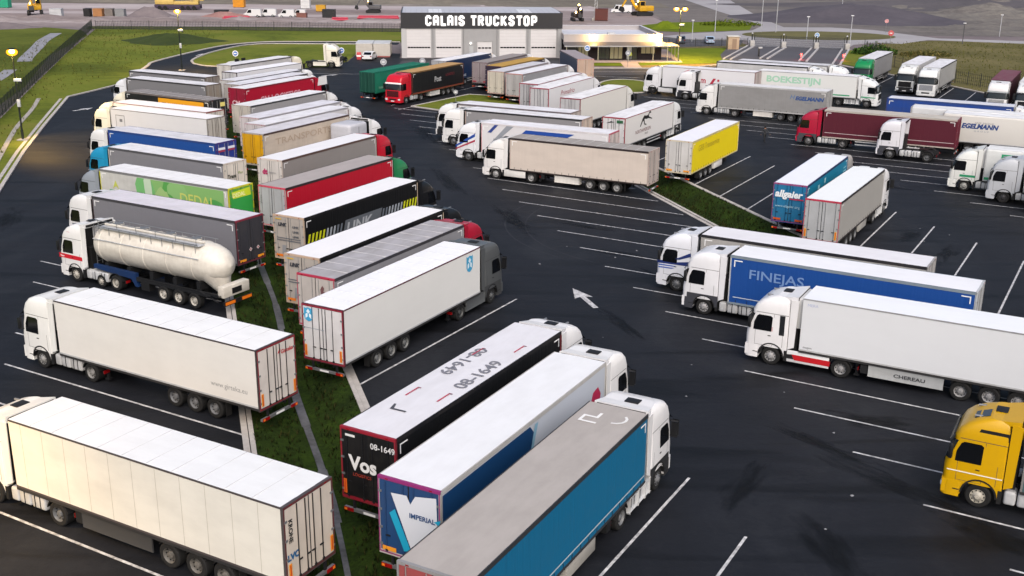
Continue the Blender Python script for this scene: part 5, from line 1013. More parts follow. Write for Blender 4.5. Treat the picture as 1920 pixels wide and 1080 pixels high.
# ---------------------------------------------------------------- east row (cabs to the right)
t, c, b = rig('teal blue curtain trailer with taupe roof marked in white tape, nearest in the middle row', 4.26, 40.16, 61.4,
    C('boxy', '#e0e0e2', low='#2a2b2e'), T('curtain', side='#08648c', roof='#aba5a1', rear='#9b4a4c', frame='#8b8b8d', rail='#2b2f35', roofdirt=.3, seams=False, sidedirt=.08, guard='box', skirtc='#a8a59f', wheels='#8b8780'))
for pts in ([(0, 0), (.12, 0), (.12, .75), (0, .75)], [(.12, .63), (.5, .63), (.5, .75), (.12, .75)], [(.5, .1), (.62, .1), (.62, .75), (.5, .75)], [(.62, .1), (1.0, .1), (1.0, .22), (.62, .22)]):
    decal(b, [(pts, '#e6e6e6')], 'T', (-1.9, .15, 4.03), name='tape_mark')
for a in range(5):
    x0, y0, x1, y1 = .5*math.cos(R(180+a*28)), .5*math.sin(R(180+a*28)), .5*math.cos(R(180+a*28+28)), .5*math.sin(R(208+a*28))
    decal(b, [([(x0, y0), (x1, y1), (x1*.78, y1*.78), (x0*.78, y0*.78)], '#dedede')], 'T', (-1.1, -.35, 4.03), name='tape_mark')
decal(b, [([(-12.6, 0), (12.6, 0), (12.6, .07), (-12.6, .07)][0:0] or [(0, 0), (13.2, 0), (13.2, .06), (0, .06)], '#b9c8d0')], 'R', (-13.4, -1.29, 1.4))
t, c, b = rig('navy and silver trailer with white paper shape on blue rear doors, beside the teal trailer', 3.04, 45.6, 61.4,
    C('boxy', '#e2e2e3'), T('curtain', side='#b7bcc4', roof='#e0e2e6', rear='#1d4270', rear2='#33507e', frame='#b9b4ae', rail='#b4b2b0', seams=False, roofdirt=.12, contour='#8a2a6a', plates='h', sidedirt=.05))
decal(b, [([(0, 0), (8.6, 0), (6.3, 2.55), (0, 2.55)], '#0d3761'), ([(6.0, .3), (8.7, .0), (8.4, .5), (7.3, 2.5), (6.7, 2.5)], '#7ea7bd'), ([(6.15, .4), (8.8, .05), (13.2, .05), (13.2, 2.62), (7.0, 2.55)], '#b9bfc9'), ([(12.0, 1.0), (12.4, .8), (12.8, 1.0), (12.9, 1.5), (12.6, 1.9), (12.1, 1.8), (11.9, 1.4)], '#b0234c')], 'R', (-13.45, -1.284, 1.25))
decal(b, [([(.55, .35), (1.0, .1), (1.35, 1.5), (.5, 1.9)][0:0] or [(.42, 1.35), (.65, 1.55), (1.3, .05), (1.0, .0)], '#1b9bc0'), ([(.5, 2.15), (1.15, 2.2), (1.3, 1.9), (1.5, 2.25), (2.35, 2.4), (2.4, .5), (1.35, -.0)], '#cfd3dc')], 'B', (-13.64, 1.2, 1.35))
letter(b, 'IMPERIAL', 'B', (-13.66, -.05, 2.75), .26, '#2a4a78', bold=.008); decal(b, [([(0, 0), (.28, .12), (.2, -.1)], '#1b9bc0')], 'B', (-13.66, -1.05, 2.85))
t, c, b = rig('black trailer with large numbers written on its white roof and white letters on black doors', 1.24, 49.51, 60.9,
    C('tall', '#e0e0e2'), T('curtain', side='#08090b', roof='#d8d8de', rear='#0d0d10', rear2='#26262a', frame='#7b1a28', rail='#15151a', seams=False, roofdirt=.16, contour='#8c1c2c', plates='v', sidedirt=.03, plate_c='#d9691f'))
letter(b, '08-1649', 'T', (-8.3, -.95, 4.03), .82, '#77777f', bold=.015, sx=1.25); letter(b, '08-1649', 'U', (-3.9, .95, 4.03), .82, '#77777f', bold=.015, sx=1.25)
for x, y in ((-10.0, .7), (-4.8, .7), (-9.9, -.75), (-3.6, -.75)):
    decal(b, [([(0, 0), (.9, 0), (.9, .07), (0, .07)], '#b0324a'), ([(.9, -.1), (.97, -.1), (.97, .07), (.9, .07)], '#7e3a48')], 'T', (x, y, 4.032), name='roof_mark')
decal(b, [([(0, 0), (.12, 0), (.12, .6), (.5, .75), (.5, .85), (0, .72)], '#4a4a50')], 'T', (-11.4, -.2, 4.032), name='roof_mark')
letter(b, '08-1649', 'B', (-13.64, -.15, 3.4), .34, '#cfcfd0', bold=.006); letter(b, 'Vos', 'B', (-13.64, .85, 2.35), .82, '#dcdcdc', bold=.03); letter(b, 'LOGISTICS', 'B', (-13.64, .7, 2.08), .18, '#b3402e')
decal(b, [([(0, 0), (.45, 0), (.45, .1), (0, .1)], '#d8d8d8')], 'B', (-13.64, 1.0, 3.68))
t, c, b = rig('white box trailer with light blue shield emblems, pulled by a charcoal grey cab', -3.04, 64.09, 61.7,
    C('boxy', '#505355', low='#3f4143', wheels='#4c4e50', skirt='#55585a'), T('reefer', side='#dcdcda', roof='#e9ebf0', rear='#d3d1d3', rear2='#55555a', frame='#56222c', contour='#93243a', plates='v', guard='none', roofdirt=.1, sidedirt=.06, wheels='#77797a'))
SH = [([(0, 1), (.12, .93), (.36, 1), (.6, .93), (.72, 1), (.72, .3), (.6, .1), (.36, 0), (.12, .1), (0, .3)], '#3f9dc8'), ([(.12, .2), (.3, .34), (.3, .6), (.12, .5)], '#dbe9f0'), ([(.42, .34), (.6, .2), (.6, .5), (.42, .6)], '#dbe9f0'), ([(.2, .7), (.36, .56), (.52, .7), (.36, .9)], '#dbe9f0')]
decal(b, SH, 'R', (-1.6, -1.275, 2.75)); decal(b, [([(x*.75, y*.75) for x, y in p], c2) for p, c2 in SH], 'B', (-13.62, 1.12, 3.1)); decal(b, [([(0, 0), (1.2, 0), (1.2, .03), (0, .03)], '#8d97a0')], 'B', (-13.62, 1.1, 2.75))
t, c, b = rig('trailer with dirt streaked grey roof and a small horse emblem on pale doors, crimson cab', -4.24, 69.24, 61.6,
    C('tall', '#a21530'), T('curtain', side='#8a8a8f', roof='#a9a7ac', rear='#b9b2ae', frame='#a0979a', rail='#35343a', contour='#a92f48', plates=None, roofdirt=.55))
decal(b, [([(0, .1), (.2, .3), (.15, .6), (.3, .85), (.42, .7), (.36, .5), (.6, .45), (.7, .2), (.5, .25), (.45, .0), (.3, .2), (.12, 0)], '#6d4a4c')], 'B', (-13.64, -.2, 2.7))
for k, (lab, x, y, yaw, cc, white) in enumerate((('black sided trailer without stripes, bright white roof, right behind the dirt streaked roof', -5.79, 73.17, 62.0, '#111216', True),
                                  ('black trailer with yellow and silver slanted stripes along its side', -8.32, 82.44, 61.7, '#0e0f13', False))):
    t, c, b = rig(lab, x, y, yaw, C('round' if k else 'tall', cc, visor='#c9c9cc'), T('curtain', side='#08080a', roof='#e6e6e9', rear='#a9a29c', frame='#b7a592', rail='#0e0e12', seams=False, plates='h', plate_c='#d9761f', roofdirt=.08, contour='#b8a08c', sidedirt=.04))
    letter(b, 'LINK', 'B', (-13.64, .85, 3.3), .3, '#35373e', bold=.02, shear=.3)
    for j in range(3): letter(b, 'LINK', 'B', (-13.64, -.35, 3.25-.33*j), .2, '#55585e', bold=.01, sx=1.2)
    for zz in (2.45, 2.3): decal(b, [([(0, 0), (2.0, 0), (2.0, .06), (0, .06)], '#60646c')], 'B', (-13.64, 1.0, zz))
    decal(b, [([(0, 0), (.5, 0), (.5, .07), (0, .07)], '#c9a52c')], 'B', (-13.64, 1.05, 3.72)); decal(b, [([(0, 0), (.3, 0), (.35, .6), (.05, .6)], '#87898e')], 'B', (-13.64, .6, 1.4))
    if k:
        pol = []
        for i in range(34):
            if 9 < i < 22: continue
            x0 = .15 + i*.385; cc2 = '#c8cc1e' if i < 5 or i > 28 else ('#9ca3ab' if i < 8 or i > 23 else '#676e78'); pol.append(([(x0, .5), (x0+.2, .5), (x0+.45, 1.35), (x0+.25, 1.35)], cc2))
        decal(b, pol, 'R', (-13.5, -1.284, 1.45)); decal(b, [([(4.0, .35), (8.4, .35), (8.8, 1.45), (4.4, 1.45)], '#5d6269')], 'R', (-13.5, -1.284, 1.45)); letter(b, 'LINK', 'R', (-9.1, -1.292, 1.95), 1.05, '#a9adb3', bold=.03, shear=.2, sx=1.3)
t, c, b = rig('bright red curtain trailer with a taupe roof and a green cab', -11.11, 91.1, 61.0,
    C('round', '#1b7a4b', visor='#1d4a35'), T('curtain', side='#b00e28', roof='#a8a09e', rear='#a6a8ac', frame='#b6a8a6', rail='#2c2227', contour='#c24a5e', plates=None, seams=False, roofdirt=.25, sidedirt=.05))
vtext(b, 'KRONE', 'B', (-13.64, 1.05, 3.3), .2, '#55585a')
t, c, b = rig('grey curtain trailer with small crimson emblem on white rear doors, pulled by a scarlet cab', -13.76, 101.52, 62.6,
    C('tall', '#b8112a', visor='#2b1b20'), T('curtain', side='#8c8785', roof='#e2e2e6', rear='#c9c5c2', frame='#cfc3ba', rail='#58423c', plates=None, seams=False, roofdirt=.08, sidedirt=.12))
letter(b, 'dt', 'B', (-13.64, .75, 2.75), .6, '#a8205c', bold=.03); letter(b, 'logistics', 'B', (-13.64, .1, 2.85), .24, '#77777c'); letter(b, 'Trans', 'B', (-13.64, .8, 1.5), .42, '#3c4a44', bold=.02)
t, c, b = rig('trailer with bright yellow rear doors and a cream side showing faded lettering', -17.97, 113.72, 62.8,
    C('round', '#e2e2e4'), T('curtain', side='#cbbdae', roof='#cfcdd4', rear='#cf9c10', rear2='#c29416', frame='#a8a39c', rail='#4b3a38', plates=None, seams=False, sidedirt=.35))
letter(b, 'TRANSPORTS', 'R', (-11.9, -1.285, 2.75), .85, '#b3a08e', bold=.01, sx=1.7)
for lab, x, y, yaw, cc, vi, tr in (
    ('pale trailer with white roof, first beyond the one with yellow rear doors', -18.79, 118.72, 62.4, ('tall', '#e0e0e2'), '#15161a', T('curtain', side='#c9c7ca', roof='#e2e2e8', rear='#c2bcbf', frame='#b7a3a8', rail='#9d9ba0', plates=None, seams=False, sidedirt=.06)),
    ('pale grey trailer with white roof, second beyond the one with yellow rear doors', -20.2, 122.69, 62.0, ('round', '#e0e0e2'), None, T('curtain', side='#b4b2b4', roof='#d9d9e2', rear='#c2bcbf', frame='#bba7ac', rail='#9d9ba0', plates=None, seams=False, sidedirt=.06)),
    ('grey curtain trailer with a dirty white rear, just in front of the red lettered trailer', -23.08, 130.72, 63.0, ('round', '#e3e3e4'), None, T('curtain', side='#9b999b', roof='#e6e6ea', rear='#b2aea8', frame='#a8a49f', rail='#3c3c40', plates=None, seams=False, sidedirt=.1))):
    rig(lab, x, y, yaw, C(*cc, visor=vi), tr)
t, c, b = rig('crimson trailer with pale lettering along its side and a white roof', -26.87, 144.17, 63.4,
    C('round', '#a81730'), T('curtain', side='#a90c2c', roof='#e6e6ea', rear='#8c1230', rear2='#9c3a50', frame='#8c1230', rail='#7c0f28', plates=None, seams=False, sidedirt=.04))
letter(b, 'CM LOGISTICS', 'R', (-10.9, -1.285, 1.95), 1.15, '#d79aa8', bold=.03, sx=1.05); letter(b, 'CM', 'B', (-13.64, .7, 2.0), .8, '#d9b5bd', bold=.02)
decal(c, [([(0, 0), (2.1, 0), (2.0, 1.1), (.3, 1.1)], '#e3e3e4')], 'R', (-2.2, -1.262, 2.8))
rig('light grey trailer with a dark roof rail, first beyond the crimson lettered one', -28.31, 147.79, 63.4, C('round', '#e0e0e2'), T('curtain', side='#a6a4a6', roof='#dcdce4', rear='#a5a19f', frame='#9a9694', rail='#3c3c42', plates=None, seams=False))
rig('narrow strip of white trailer roof two beyond the crimson lettered trailer, with a white cab', -29.78, 151.5, 63.4, C('boxy', '#e0e0e2'), T('curtain', side='#c9c9cb', roof='#dcdce2', rear='#c2c0c0', frame='#9a9694', rail='#5c5c62', plates=None, seams=False))
t, c, b = rig('tall white box trailer with black letters near its front, standing without a cab', -31.4, 159.85, 62.4, None,
    T('reefer', side='#dddce0', roof='#e9e9ee', rear='#c3c3c6', rear2='#77777c', frame='#3c3438', plates=None, seams=False, sidedirt=.05, roofdirt=.08), name='semi_trailer', cat='trailer')
letter(b, 'UFL', 'R', (-2.7, -1.275, 2.2), 1.2, '#2c2c30', bold=.02, shear=.2); letter(b, 'LOGISTIK', 'R', (-11.9, -1.275, 2.8), .75, '#b3b0b4', bold=.01)
rig('farthest truck of the middle row, pale trailer with a tall cream cab', -34.37, 168.06, 63.4, C('boxy', '#e3dccb'), T('curtain', side='#c6c4c6', roof='#e2e2e6', rear='#c9c5c0', frame='#9d9894', rail='#4c4a4e', plates=None, seams=False))

# ---------------------------------------------------------------- middle field
t, c, b = rig('cream curtain trailer with white cab, its rear doors next to the yellow trailer', 0.27, 101.5, 152.4,
    C('round', '#e0dfdf', skirt='#d9d8d6', wheels='#a9a9aa'), T('curtain', side='#cabfb6', roof='#9a948f', rear='#bcaea8', frame='#b3a39c', rail='#2a2022', guard='box', skirtc='#d2cfca', plates=None, roofdirt=.3, sidedirt=.18, wheels='#a5a5a6'))
t, c, b = rig('white trailer with blue and silver slanted stripes behind the cream trailer', -2.62, 109.89, 153.8,
    C('tall', '#dcdee3'), T('curtain', side='#d3d2d6', roof='#e4e4ea', rear='#d6c7c6', frame='#c9989e', rail='#d3cfd3', plates=None, seams=False, contour='#b05a68', sidedirt=.08))
decal(b, [([(2.0, 1.5), (3.4, 2.7), (2.6, 2.7), (0.4, 0.4), (0.4, .2)], '#8d929b'), ([(3.6, 1.5), (4.7, 2.45), (9.8, 2.45), (8.0, 1.5)], '#1d479a'), ([(1.2, 0), (3.1, 1.3), (7.0, 1.3), (5.6, 0)], '#1d479a'), ([(0.9, 1.9), (1.7, 2.7), (1.3, 2.7), (.5, 1.9)], '#2b3f86')], 'L', (-.2, 1.285, 1.2))
letter(b, 'www.logistics.eu', 'L', (-4.6, 1.295, 3.0), .36, '#d9deea'); letter(b, 'Euro', 'L', (-3.2, 1.295, 1.75), .55, '#e4e6ee', bold=.02)
decal(c, [([(0, 0), (2.2, 1.2), (2.2, 1.5), (0, .2)], '#23489a'), ([(0, -.25), (2.2, .7), (2.2, .9), (0, -.12)], '#a3324c')], 'L', (0, 1.262, 1.35))
rig('grey curtain trailer with boxy white cab, behind the one with blue slanted stripes', -4.56, 118.26, 152.9,
    C('boxy', '#dedede'), T('curtain', side='#88878a', roof='#dfdfe4', rear='#c9b6a8', frame='#b09a90', rail='#232327', plates=None, sidedirt=.12))
rig('white trailer at the back of its group whose white cab has a dark lower half', -5.53, 122.55, 153.1,
    C('tall', '#dedfe1', low='#24262c'), T('curtain', side='#c4c3c6', roof='#e2e2e8', rear='#c2b5ae', frame='#8a7c78', rail='#6b6468', plates=None, seams=False))
# mid east
t, c, b = rig('bright yellow curtain trailer with white rear doors standing without a cab', 21.63, 111.55, 61.2, None,
    T('curtain', side='#e6cf0a', roof='#e4e5ee', rear='#c9c8c8', frame='#cfc5b0', rail='#c9bd8a', plates='h', seams=False, guard='box', skirtc='#dcdad6', sidedirt=.06, roofdirt=.1, front='#c9c8c8'), name='semi_trailer', cat='trailer')
letter(b, 'GEIS Transservice', 'R', (-11.9, -1.285, 2.85), .8, '#b3a228', sx=1.0)
t, c, b = rig('white box trailer with a black running greyhound on its side, beside the yellow trailer', 16.79, 124.59, 61.2,
    C('tall', '#dfe0e1', low='#3c3d40'), T('reefer', side='#dedcdb', roof='#e8e8ec', rear='#cbcbce', rear2='#4c4c50', frame='#8e2436', contour='#9c2a3c', plates=None, seams=False, guard='bars', sidedirt=.06))
decal(b, [([(0, 0), (.25, .05), (.7, .5), (1.3, .72), (1.9, .62), (2.3, .75), (2.55, 1.15), (2.9, 1.12), (3.0, 1.24), (2.65, 1.4), (2.45, 1.3), (2.2, 1.05), (1.7, 1.0), (1.1, 1.1), (.65, .8), (.1, .18)], '#17171a'), ([(2.1, .7), (3.3, .45), (3.35, .52), (2.35, .85)], '#17171a'), ([(.9, .6), (1.2, .1), (1.75, .02), (1.8, .1), (1.3, .22), (1.15, .7)], '#17171a')], 'R', (-9.6, -1.275, 2.55))
letter(b, 'NORTHAMERGEN', 'R', (-10.8, -1.275, 1.95), .52, '#7b4a50', shear=.1); letter(b, 'GROUP', 'R', (-8.2, -1.275, 1.6), .26, '#4a4a4e')
decal(b, [([(0, 0), (.7, 0), (.7, .3), (0, .3)], '#2c5c3e')], 'B', (-13.62, -.35, 3.45)); decal(b, [([(0, 0), (.9, .1), (.5, .2)], '#2b2b2e')], 'B', (-13.62, .8, 3.4))
rig('plain white box trailer with maroon edged doors, directly behind the greyhound trailer', 12.85, 138.15, 61.8,
    C('round', '#dcdad6', visor='#1c1c20'), T('reefer', side='#dedbd5', roof='#e8e8ea', rear='#b9b9bd', rear2='#6b6b70', frame='#7c2434', contour='#8c2a3c', plates=None, seams=False, sidedirt=.05))
t, c, b = rig('white box trailer with red handwriting-style lettering high on its side', 9.34, 146.66, 62.6,
    C('round', '#e0e0e2', visor='#1c1c20'), T('reefer', side='#dfdee0', roof='#e9e9ec', rear='#b9b9bd', rear2='#6b6b70', frame='#8c2a3c', contour='#a13a4c', plates=None, seams=False, sidedirt=.04))
letter(b, 'Primafrio', 'R', (-10.2, -1.275, 2.8), .85, '#9c2a3e', shear=.25, sx=1.3)
rig('white box trailer just behind the one with red handwriting style lettering', 8.04, 150.84, 62.8,
    C('tall', '#e0e0e2'), T('reefer', side='#dcdcdf', roof='#e9e9ec', rear='#a9a9ae', rear2='#3b2c33', frame='#8c3444', contour='#a13a4c', plates=None, seams=False))
rig('trailer with a mid-grey side and beige rear doors edged in red', 6.61, 160.62, 61.0,
    C('round', '#e4e4e6'), T('curtain', side='#97979b', roof='#e6e6ec', rear='#a9a7aa', frame='#b59a94', rail='#8a8085', contour='#b37c78', plates=None, seams=False, guard='box'))
rig('pale trailer with cream rear doors between the grey-sided one and the ochre-roofed one', 3.87, 163.29, 62.2,
    C('round', '#e4e4e6'), T('curtain', side='#b1b0b3', roof='#c9c9d0', rear='#c4bdb2', frame='#b59a94', rail='#8a8085', plates=None, seams=False))
rig('dark trailer with an ochre yellow tarpaulin roof', 3.49, 169.42, 61.9, C('round', '#e4e4e6'), T('curtain', side='#221a2e', roof='#b58d33', rear='#2b2238', rear2='#3c3048', frame='#3b2c40', rail='#8a6d2c', plates=None, seams=False, roofdirt=.2))
rig('trailer with a brownish grey roof and red tail lights behind the ochre-roofed one', 0.9, 174.3, 64.5, C('boxy', '#d9d9dc'), T('curtain', side='#8b8286', roof='#8d8582', rear='#8e8388', frame='#7c6c70', rail='#5c5458', plates='h', plate_c='#b02a3c', seams=False, roofdirt=.2))
t, c, b = rig('navy curtain trailer with a clean white roof in front of the warehouse doors', -4.67, 175.72, 62.2, C('round', '#dcdcdf'), T('curtain', side='#10294e', roof='#e8e8ec', rear='#a9abb0', frame='#9c9ca2', rail='#2b3f60', plates=None, seams=False, sidedirt=.05))
letter(b, 'TRANS', 'R', (-9.4, -1.285, 1.3), .5, '#aab4c4', bold=.02)
t, c, b = rig('red cab facing the camera, pulling a black trailer with an amber tarpaulin roof', -14.68, 149.53, -117.6,
    C('boxy', '#c0142a', visor='#dfd9d9', grille='#5c1018'), T('curtain', side='#131316', roof='#b98f52', rear='#1c1c20', frame='#5a2a24', rail='#6b5030', front='#2c2c2e', plates=None, seams=False, guard='box', sidedirt=.08))
letter(b, 'Post', 'L', (-5.6, 1.285, 2.2), 1.0, '#a9a9ac', bold=.03); letter(b, 'LOGISTICS', 'L', (-8.6, 1.285, 2.7), .5, '#7c2c34'); decal(b, [([(0, 0), (13.4, 0), (13.4, .16), (0, .16)], '#7c3a2c')], 'L', (-.1, 1.29, 1.1))
decal(c, [([(-.8, 0), (-.15, 0), (-.15, .16), (-.8, .16)], '#e3dcdc'), ([(.05, 0), (.7, 0), (.7, .16), (.05, .16)], '#e3dcdc')], 'F', (-.35, 0, 3.12))
# container trailer
t = thing('container_trailer', 'dark green corrugated container on a trailer chassis, parked beside the red cab', 'trailer', (-13.35, 161.69, 0), R(62.4), 'articulated trucks parked in the lorry park')
gm = dirty('green_container', '#17705a', '#243d34', .35, .5)
def corr(mb):
    n = 44
    for sy in (-1, 1):
        pts = []
        for i in range(n): x = -.15 - i*(13.3/n); w = 13.3/n; pts += [(x, 1.25), (x-w*.35, 1.25), (x-w*.5, 1.21), (x-w*.85, 1.21)]
        vs = [(x, sy*y, 1.3) for x, y in pts] + [(x, sy*y, 3.95) for x, y in pts]; k = len(pts)
        mb.add(vs, [(i, i+1, k+i+1, k+i) for i in range(k-1)], gm)
        mb.box(-13.6, 0, sy*1.27, sy*1.2, 3.86, 4.0, gm); mb.box(-13.6, 0, sy*1.27, sy*1.2, 1.18, 1.34, gm)
        for x in (-.15, -13.6): mb.box(x, x+.15, sy*1.27, sy*1.15, 1.34, 3.86, gm)
    mb.box(-13.5, -.1, -1.2, 1.2, 1.2, 3.93, gm)
    for i in range(26): mb.box(-.3-i*.51, -.55-i*.51, -1.15, 1.15, 3.93, 3.96, gm)
cb = part(t, 'container', ('c',), corr)
def cdoor(mb):
    for sy in (-1, 1):
        mb.box(-13.66, -13.6, sy*1.2, sy*.02, 1.3, 3.9, plain('green_door', '#0f3f34', .5))
        for y in (.3, .9): mb.cyl((-13.7, sy*y, 1.3), (-13.7, sy*y, 3.9), .025, plain('green_bar', '#2a5c50', .5), 6)
part(cb, 'container_door', ('c',), cdoor)
gear(t, 13.6, 'none'); letter(cb, 'EVERGREEN'[0:0] or 'TRANSCON', 'R', (-12.9, -1.29, 1.7), .42, '#a9dcc0').rotation_euler[1] = R(0)
# trailer near the restaurant
t, c, b = rig('trailer with taupe roof and beige rear doors, in front of the low restaurant building', 8.6, 181.0, 99.0, None,
    T('curtain', side='#2b3f5c', roof='#9a9094', rear='#b39a8a', frame='#a98f84', rail='#7c7074', plates=None, seams=False, contour='#b58a84'), name='semi_trailer', cat='trailer')
# rigid truck
t = thing('box_truck', 'short rigid truck with rounded light grey box body, beside the trailer with yellow doors', 'truck', (-15.7, 111.2, 0), R(62), GT)
tractor(t, 'round', '#e2e2e4', visor='#15161a')
def rb(mb):
    sm = dirty('grey_box', '#b9bac2', '#5a5a5c', .2, .5); mb.bbox(-3.1, -.05, -1.24, 1.24, 1.1, 3.75, sm, .3, 4); mb.box(-3.0, -.1, -1.1, 1.1, .85, 1.12, DSTEEL); mb.box(-1.6, -1.56, -1.255, 1.255, 1.4, 3.4, DOORJ)
part(t, 'box_body', ('r',), rb)

# ---------------------------------------------------------------- right group
t, c, b = rig('plain white box trailer, cab skirt striped red, nearest complete truck at lower right', 15.67, 55.28, 151.0,
    C('tall', '#dfdfe2', skirt='#dcdde0', wheels='#9a9a9c', visor='#15161a'), T('reefer', side='#d2d5da', roof='#e2e6ec', rear='#c9c9cc', frame='#98999c', guard='skirt', skirtc='#a9acae', seams=False, roofdirt=.06, sidedirt=.05, wheels='#9a9a9c'))
decal(t, [([(.15, 0), (2.0, 0), (2.0, .3), (.0, .3)], '#b8141f'), ([(-.35, .04), (.12, .04), (0, .3), (-.35, .26)], '#17181b')], 'L', (.35, 1.235, .52), name='skirt_stripe')
decal(c, [([(0, 0), (.28, 0), (.28, 1.1), (0, 1.1)], '#16181e')], 'L', (-1.78, 1.252, 1.75), name='side_vent'); decal(c, [([(0, 0), (.3, 0), (.3, .25), (0, .25)], '#c9a9ac')], 'L', (-1.15, 1.253, 1.9))
letter(t, 'CHEREAU', 'L', (-4.85, 1.245, .6), .26, '#2e3034', bold=.006, sx=1.35); letter(b, 'MERA', 'L', (-.25, 1.27, 3.6), .22, '#a9b2d0'); letter(b, 'inogam', 'L', (-.2, 1.27, 1.3), .16, '#3c3c40')
t, c, b = rig('cobalt blue trailer with pale letters behind a white cab with dark grey lower panels', 13.43, 63.29, 149.9,
    C('boxy', '#dcdde2', low='#3a3c44', visor='#2b2f38', wheels='#9a9a9c'), T('curtain', side='#0d438c', roof='#e2e4ea', rear='#c2c6cc', frame='#b9bdc2', rail='#7c8a96', seams=False, plates=None, sidedirt=.04, roofdirt=.08))
letter(b, 'FINEJAS', 'L', (-1.15, 1.285, 2.75), .78, '#6c8abb', bold=.01, sx=1.25)
decal(b, [([(0, 0), (2.8, 0), (2.8, .05), (0, .05)], '#b9c2d0')], 'L', (-.3, 1.285, 1.45))
t, c, b = rig('grey-sided trailer with a white roof behind the cobalt blue one, cab striped in blue', 12.43, 67.84, 150.0,
    C('tall', '#d9dce4', visor='#1c2230'), T('curtain', side='#a19f9d', roof='#dcdce2', rear='#b5b3b3', frame='#9d9b9b', rail='#1b1b22', seams=False, plates=None, roofdirt=.14))
decal(c, [([(-.0, 0), (2.25, .05), (2.25, .35), (1.3, .2), (.0, .2)], '#1d2f6c'), ([(.1, -.14), (1.1, -.12), (1.3, -.05), (.1, -.06)], '#3c5cae'), ([(.1, -.3), (1.0, -.28), (1.2, -.2), (.1, -.22)], '#3c5cae'), ([(1.5, .4), (2.25, .7), (2.25, .95), (1.2, .4)], '#1d2f6c')], 'L', (-.05, 1.262, 1.75))
rig('light grey curtain trailer with red edged rear doors, beside the bright blue doored trailer', 28.79, 88.12, 59.9,
    C('tall', '#e0e0e2', visor='#15161a'), T('curtain', side='#a19f9b', roof='#e4e8ea', rear='#a9acb0', rear2='#8e9196', frame='#aaa6a4', rail='#2b2526', contour='#b3324a', plates='v', plate_c='#e0a52c', seams=False, guard='box', skirtc='#a9a7a2', roofdirt=.05, sidedirt=.1))
t, c, b = rig('bright blue trailer with white lettering on its rear doors and a white roof', 27.39, 93.55, 61.5,
    C('boxy', '#a9a6a4'), T('curtain', side='#127ea0', roof='#e2e6ee', rear='#1a6f9c', rear2='#1d6290', frame='#2b3f78', rail='#1d2f5c', contour='#8c4a78', plates='h', plate_c='#c9521f', seams=False, roofdirt=.06, sidedirt=.05))
letter(b, 'allgaier', 'B', (-13.64, 1.1, 3.0), .72, '#dfe4ea', bold=.03, shear=.2); decal(b, [([(0, 0), (1.1, 0), (1.1, .1), (0, .1)], '#a8284c')], 'B', (-13.645, -.0, 2.83)); letter(b, 'www.allgaier.org', 'B', (-13.64, 1.05, 2.2), .28, '#9fc4d6')
for k in range(3): decal(b, [([(0, 0), (1.1, 0), (1.2, .1), (.1, .1)], '#8fc9d6')], 'R', (-1.6, -1.284, 3.2-.3*k))
decal(b, [([(0, 0), (.5, 0), (.5, .4), (0, .4)], '#a9d6e0')], 'R', (-8.2, -1.284, 3.2)); decal(b, [([(0, 0), (.6, 0), (.6, .4), (0, .4)], '#a9d6e0')], 'R', (-10.2, -1.284, 3.0))
t, c, b = rig('grey curtain trailer with dark blue lettering at its rear end, behind the yellow trailer', 26.43, 141.18, 151.5,
    C('round', '#d9d9d9', wheels='#8c8c8e'), T('curtain', side='#8a8a8b', roof='#d4d4d6', rear='#b3b3b3', frame='#a3a3a3', rail='#b3b3b5', seams=False, plates=None, guard='box', skirtc='#cfccc8', roofdirt=.1))
letter(b, 'EGELMANN', 'L', (-9.7, 1.285, 2.75), .62, '#2a4c86', bold=.03, shear=.25, sx=1.05); letter(b, 'H', 'L', (-9.0, 1.285, 2.8), .8, '#4a6ea0', shear=.3); letter(b, 'G R O U P', 'L', (-10.9, 1.285, 2.4), .2, '#5a6a80')
t, c, b = rig('white box trailer with crimson swoosh letters on its side, below the restaurant lawn', 21.8, 160.2, 150.2,
    C('tall', '#dadbe0', skirt='#d6d7da', visor='#15161a', wheels='#2f2f31'), T('reefer', side='#d6d6db', roof='#e6e6ea', rear='#b9a9a8', frame='#8c7474', plates=None, seams=False, sidedirt=.04))
decal(b, [([(2.9, 2.2), (3.8, 2.6), (4.3, 1.4), (4.0, 1.2), (3.6, 2.1), (3.0, 1.9)], '#a8203c'), ([(2.9, 1.5), (3.2, 1.6), (3.9, .7), (3.6, .5), (3.0, .9)], '#a8203c'), ([(10.9, .7), (11.4, .7), (11.9, 1.5), (11.5, 1.5)][0:0] or [(6.9, .8), (7.3, .8), (7.8, 1.6), (7.4, 1.6)], '#a8203c'), ([(8.0, 1.2), (8.3, 1.2), (8.3, 1.5), (8.0, 1.5)], '#a8203c')], 'L', (-.2, 1.275, 1.2))
letter(b, 'm', 'L', (-5.7, 1.275, 2.1), 1.1, '#a8203c', bold=.03)
t, c, b = rig('maroon curtain trailer pulled by a crimson cab, running behind the short white tractor', 34.1, 120.3, 151.9,
    C('round', '#a50f34', low='#44454c', wheels='#77777a'), T('curtain', side='#4f1024', roof='#bdb7ae', rear='#6b1a30', rear2='#7c3044', frame='#6b1a30', rail='#b3aaa4', seams=False, plates=None, sidedirt=.05, front='#3c1420'))
decal(b, [([(0, 0), (13.2, 0), (13.2, .06), (0, .06)], '#b9a9ab')], 'L', (-.2, 1.285, 1.55))
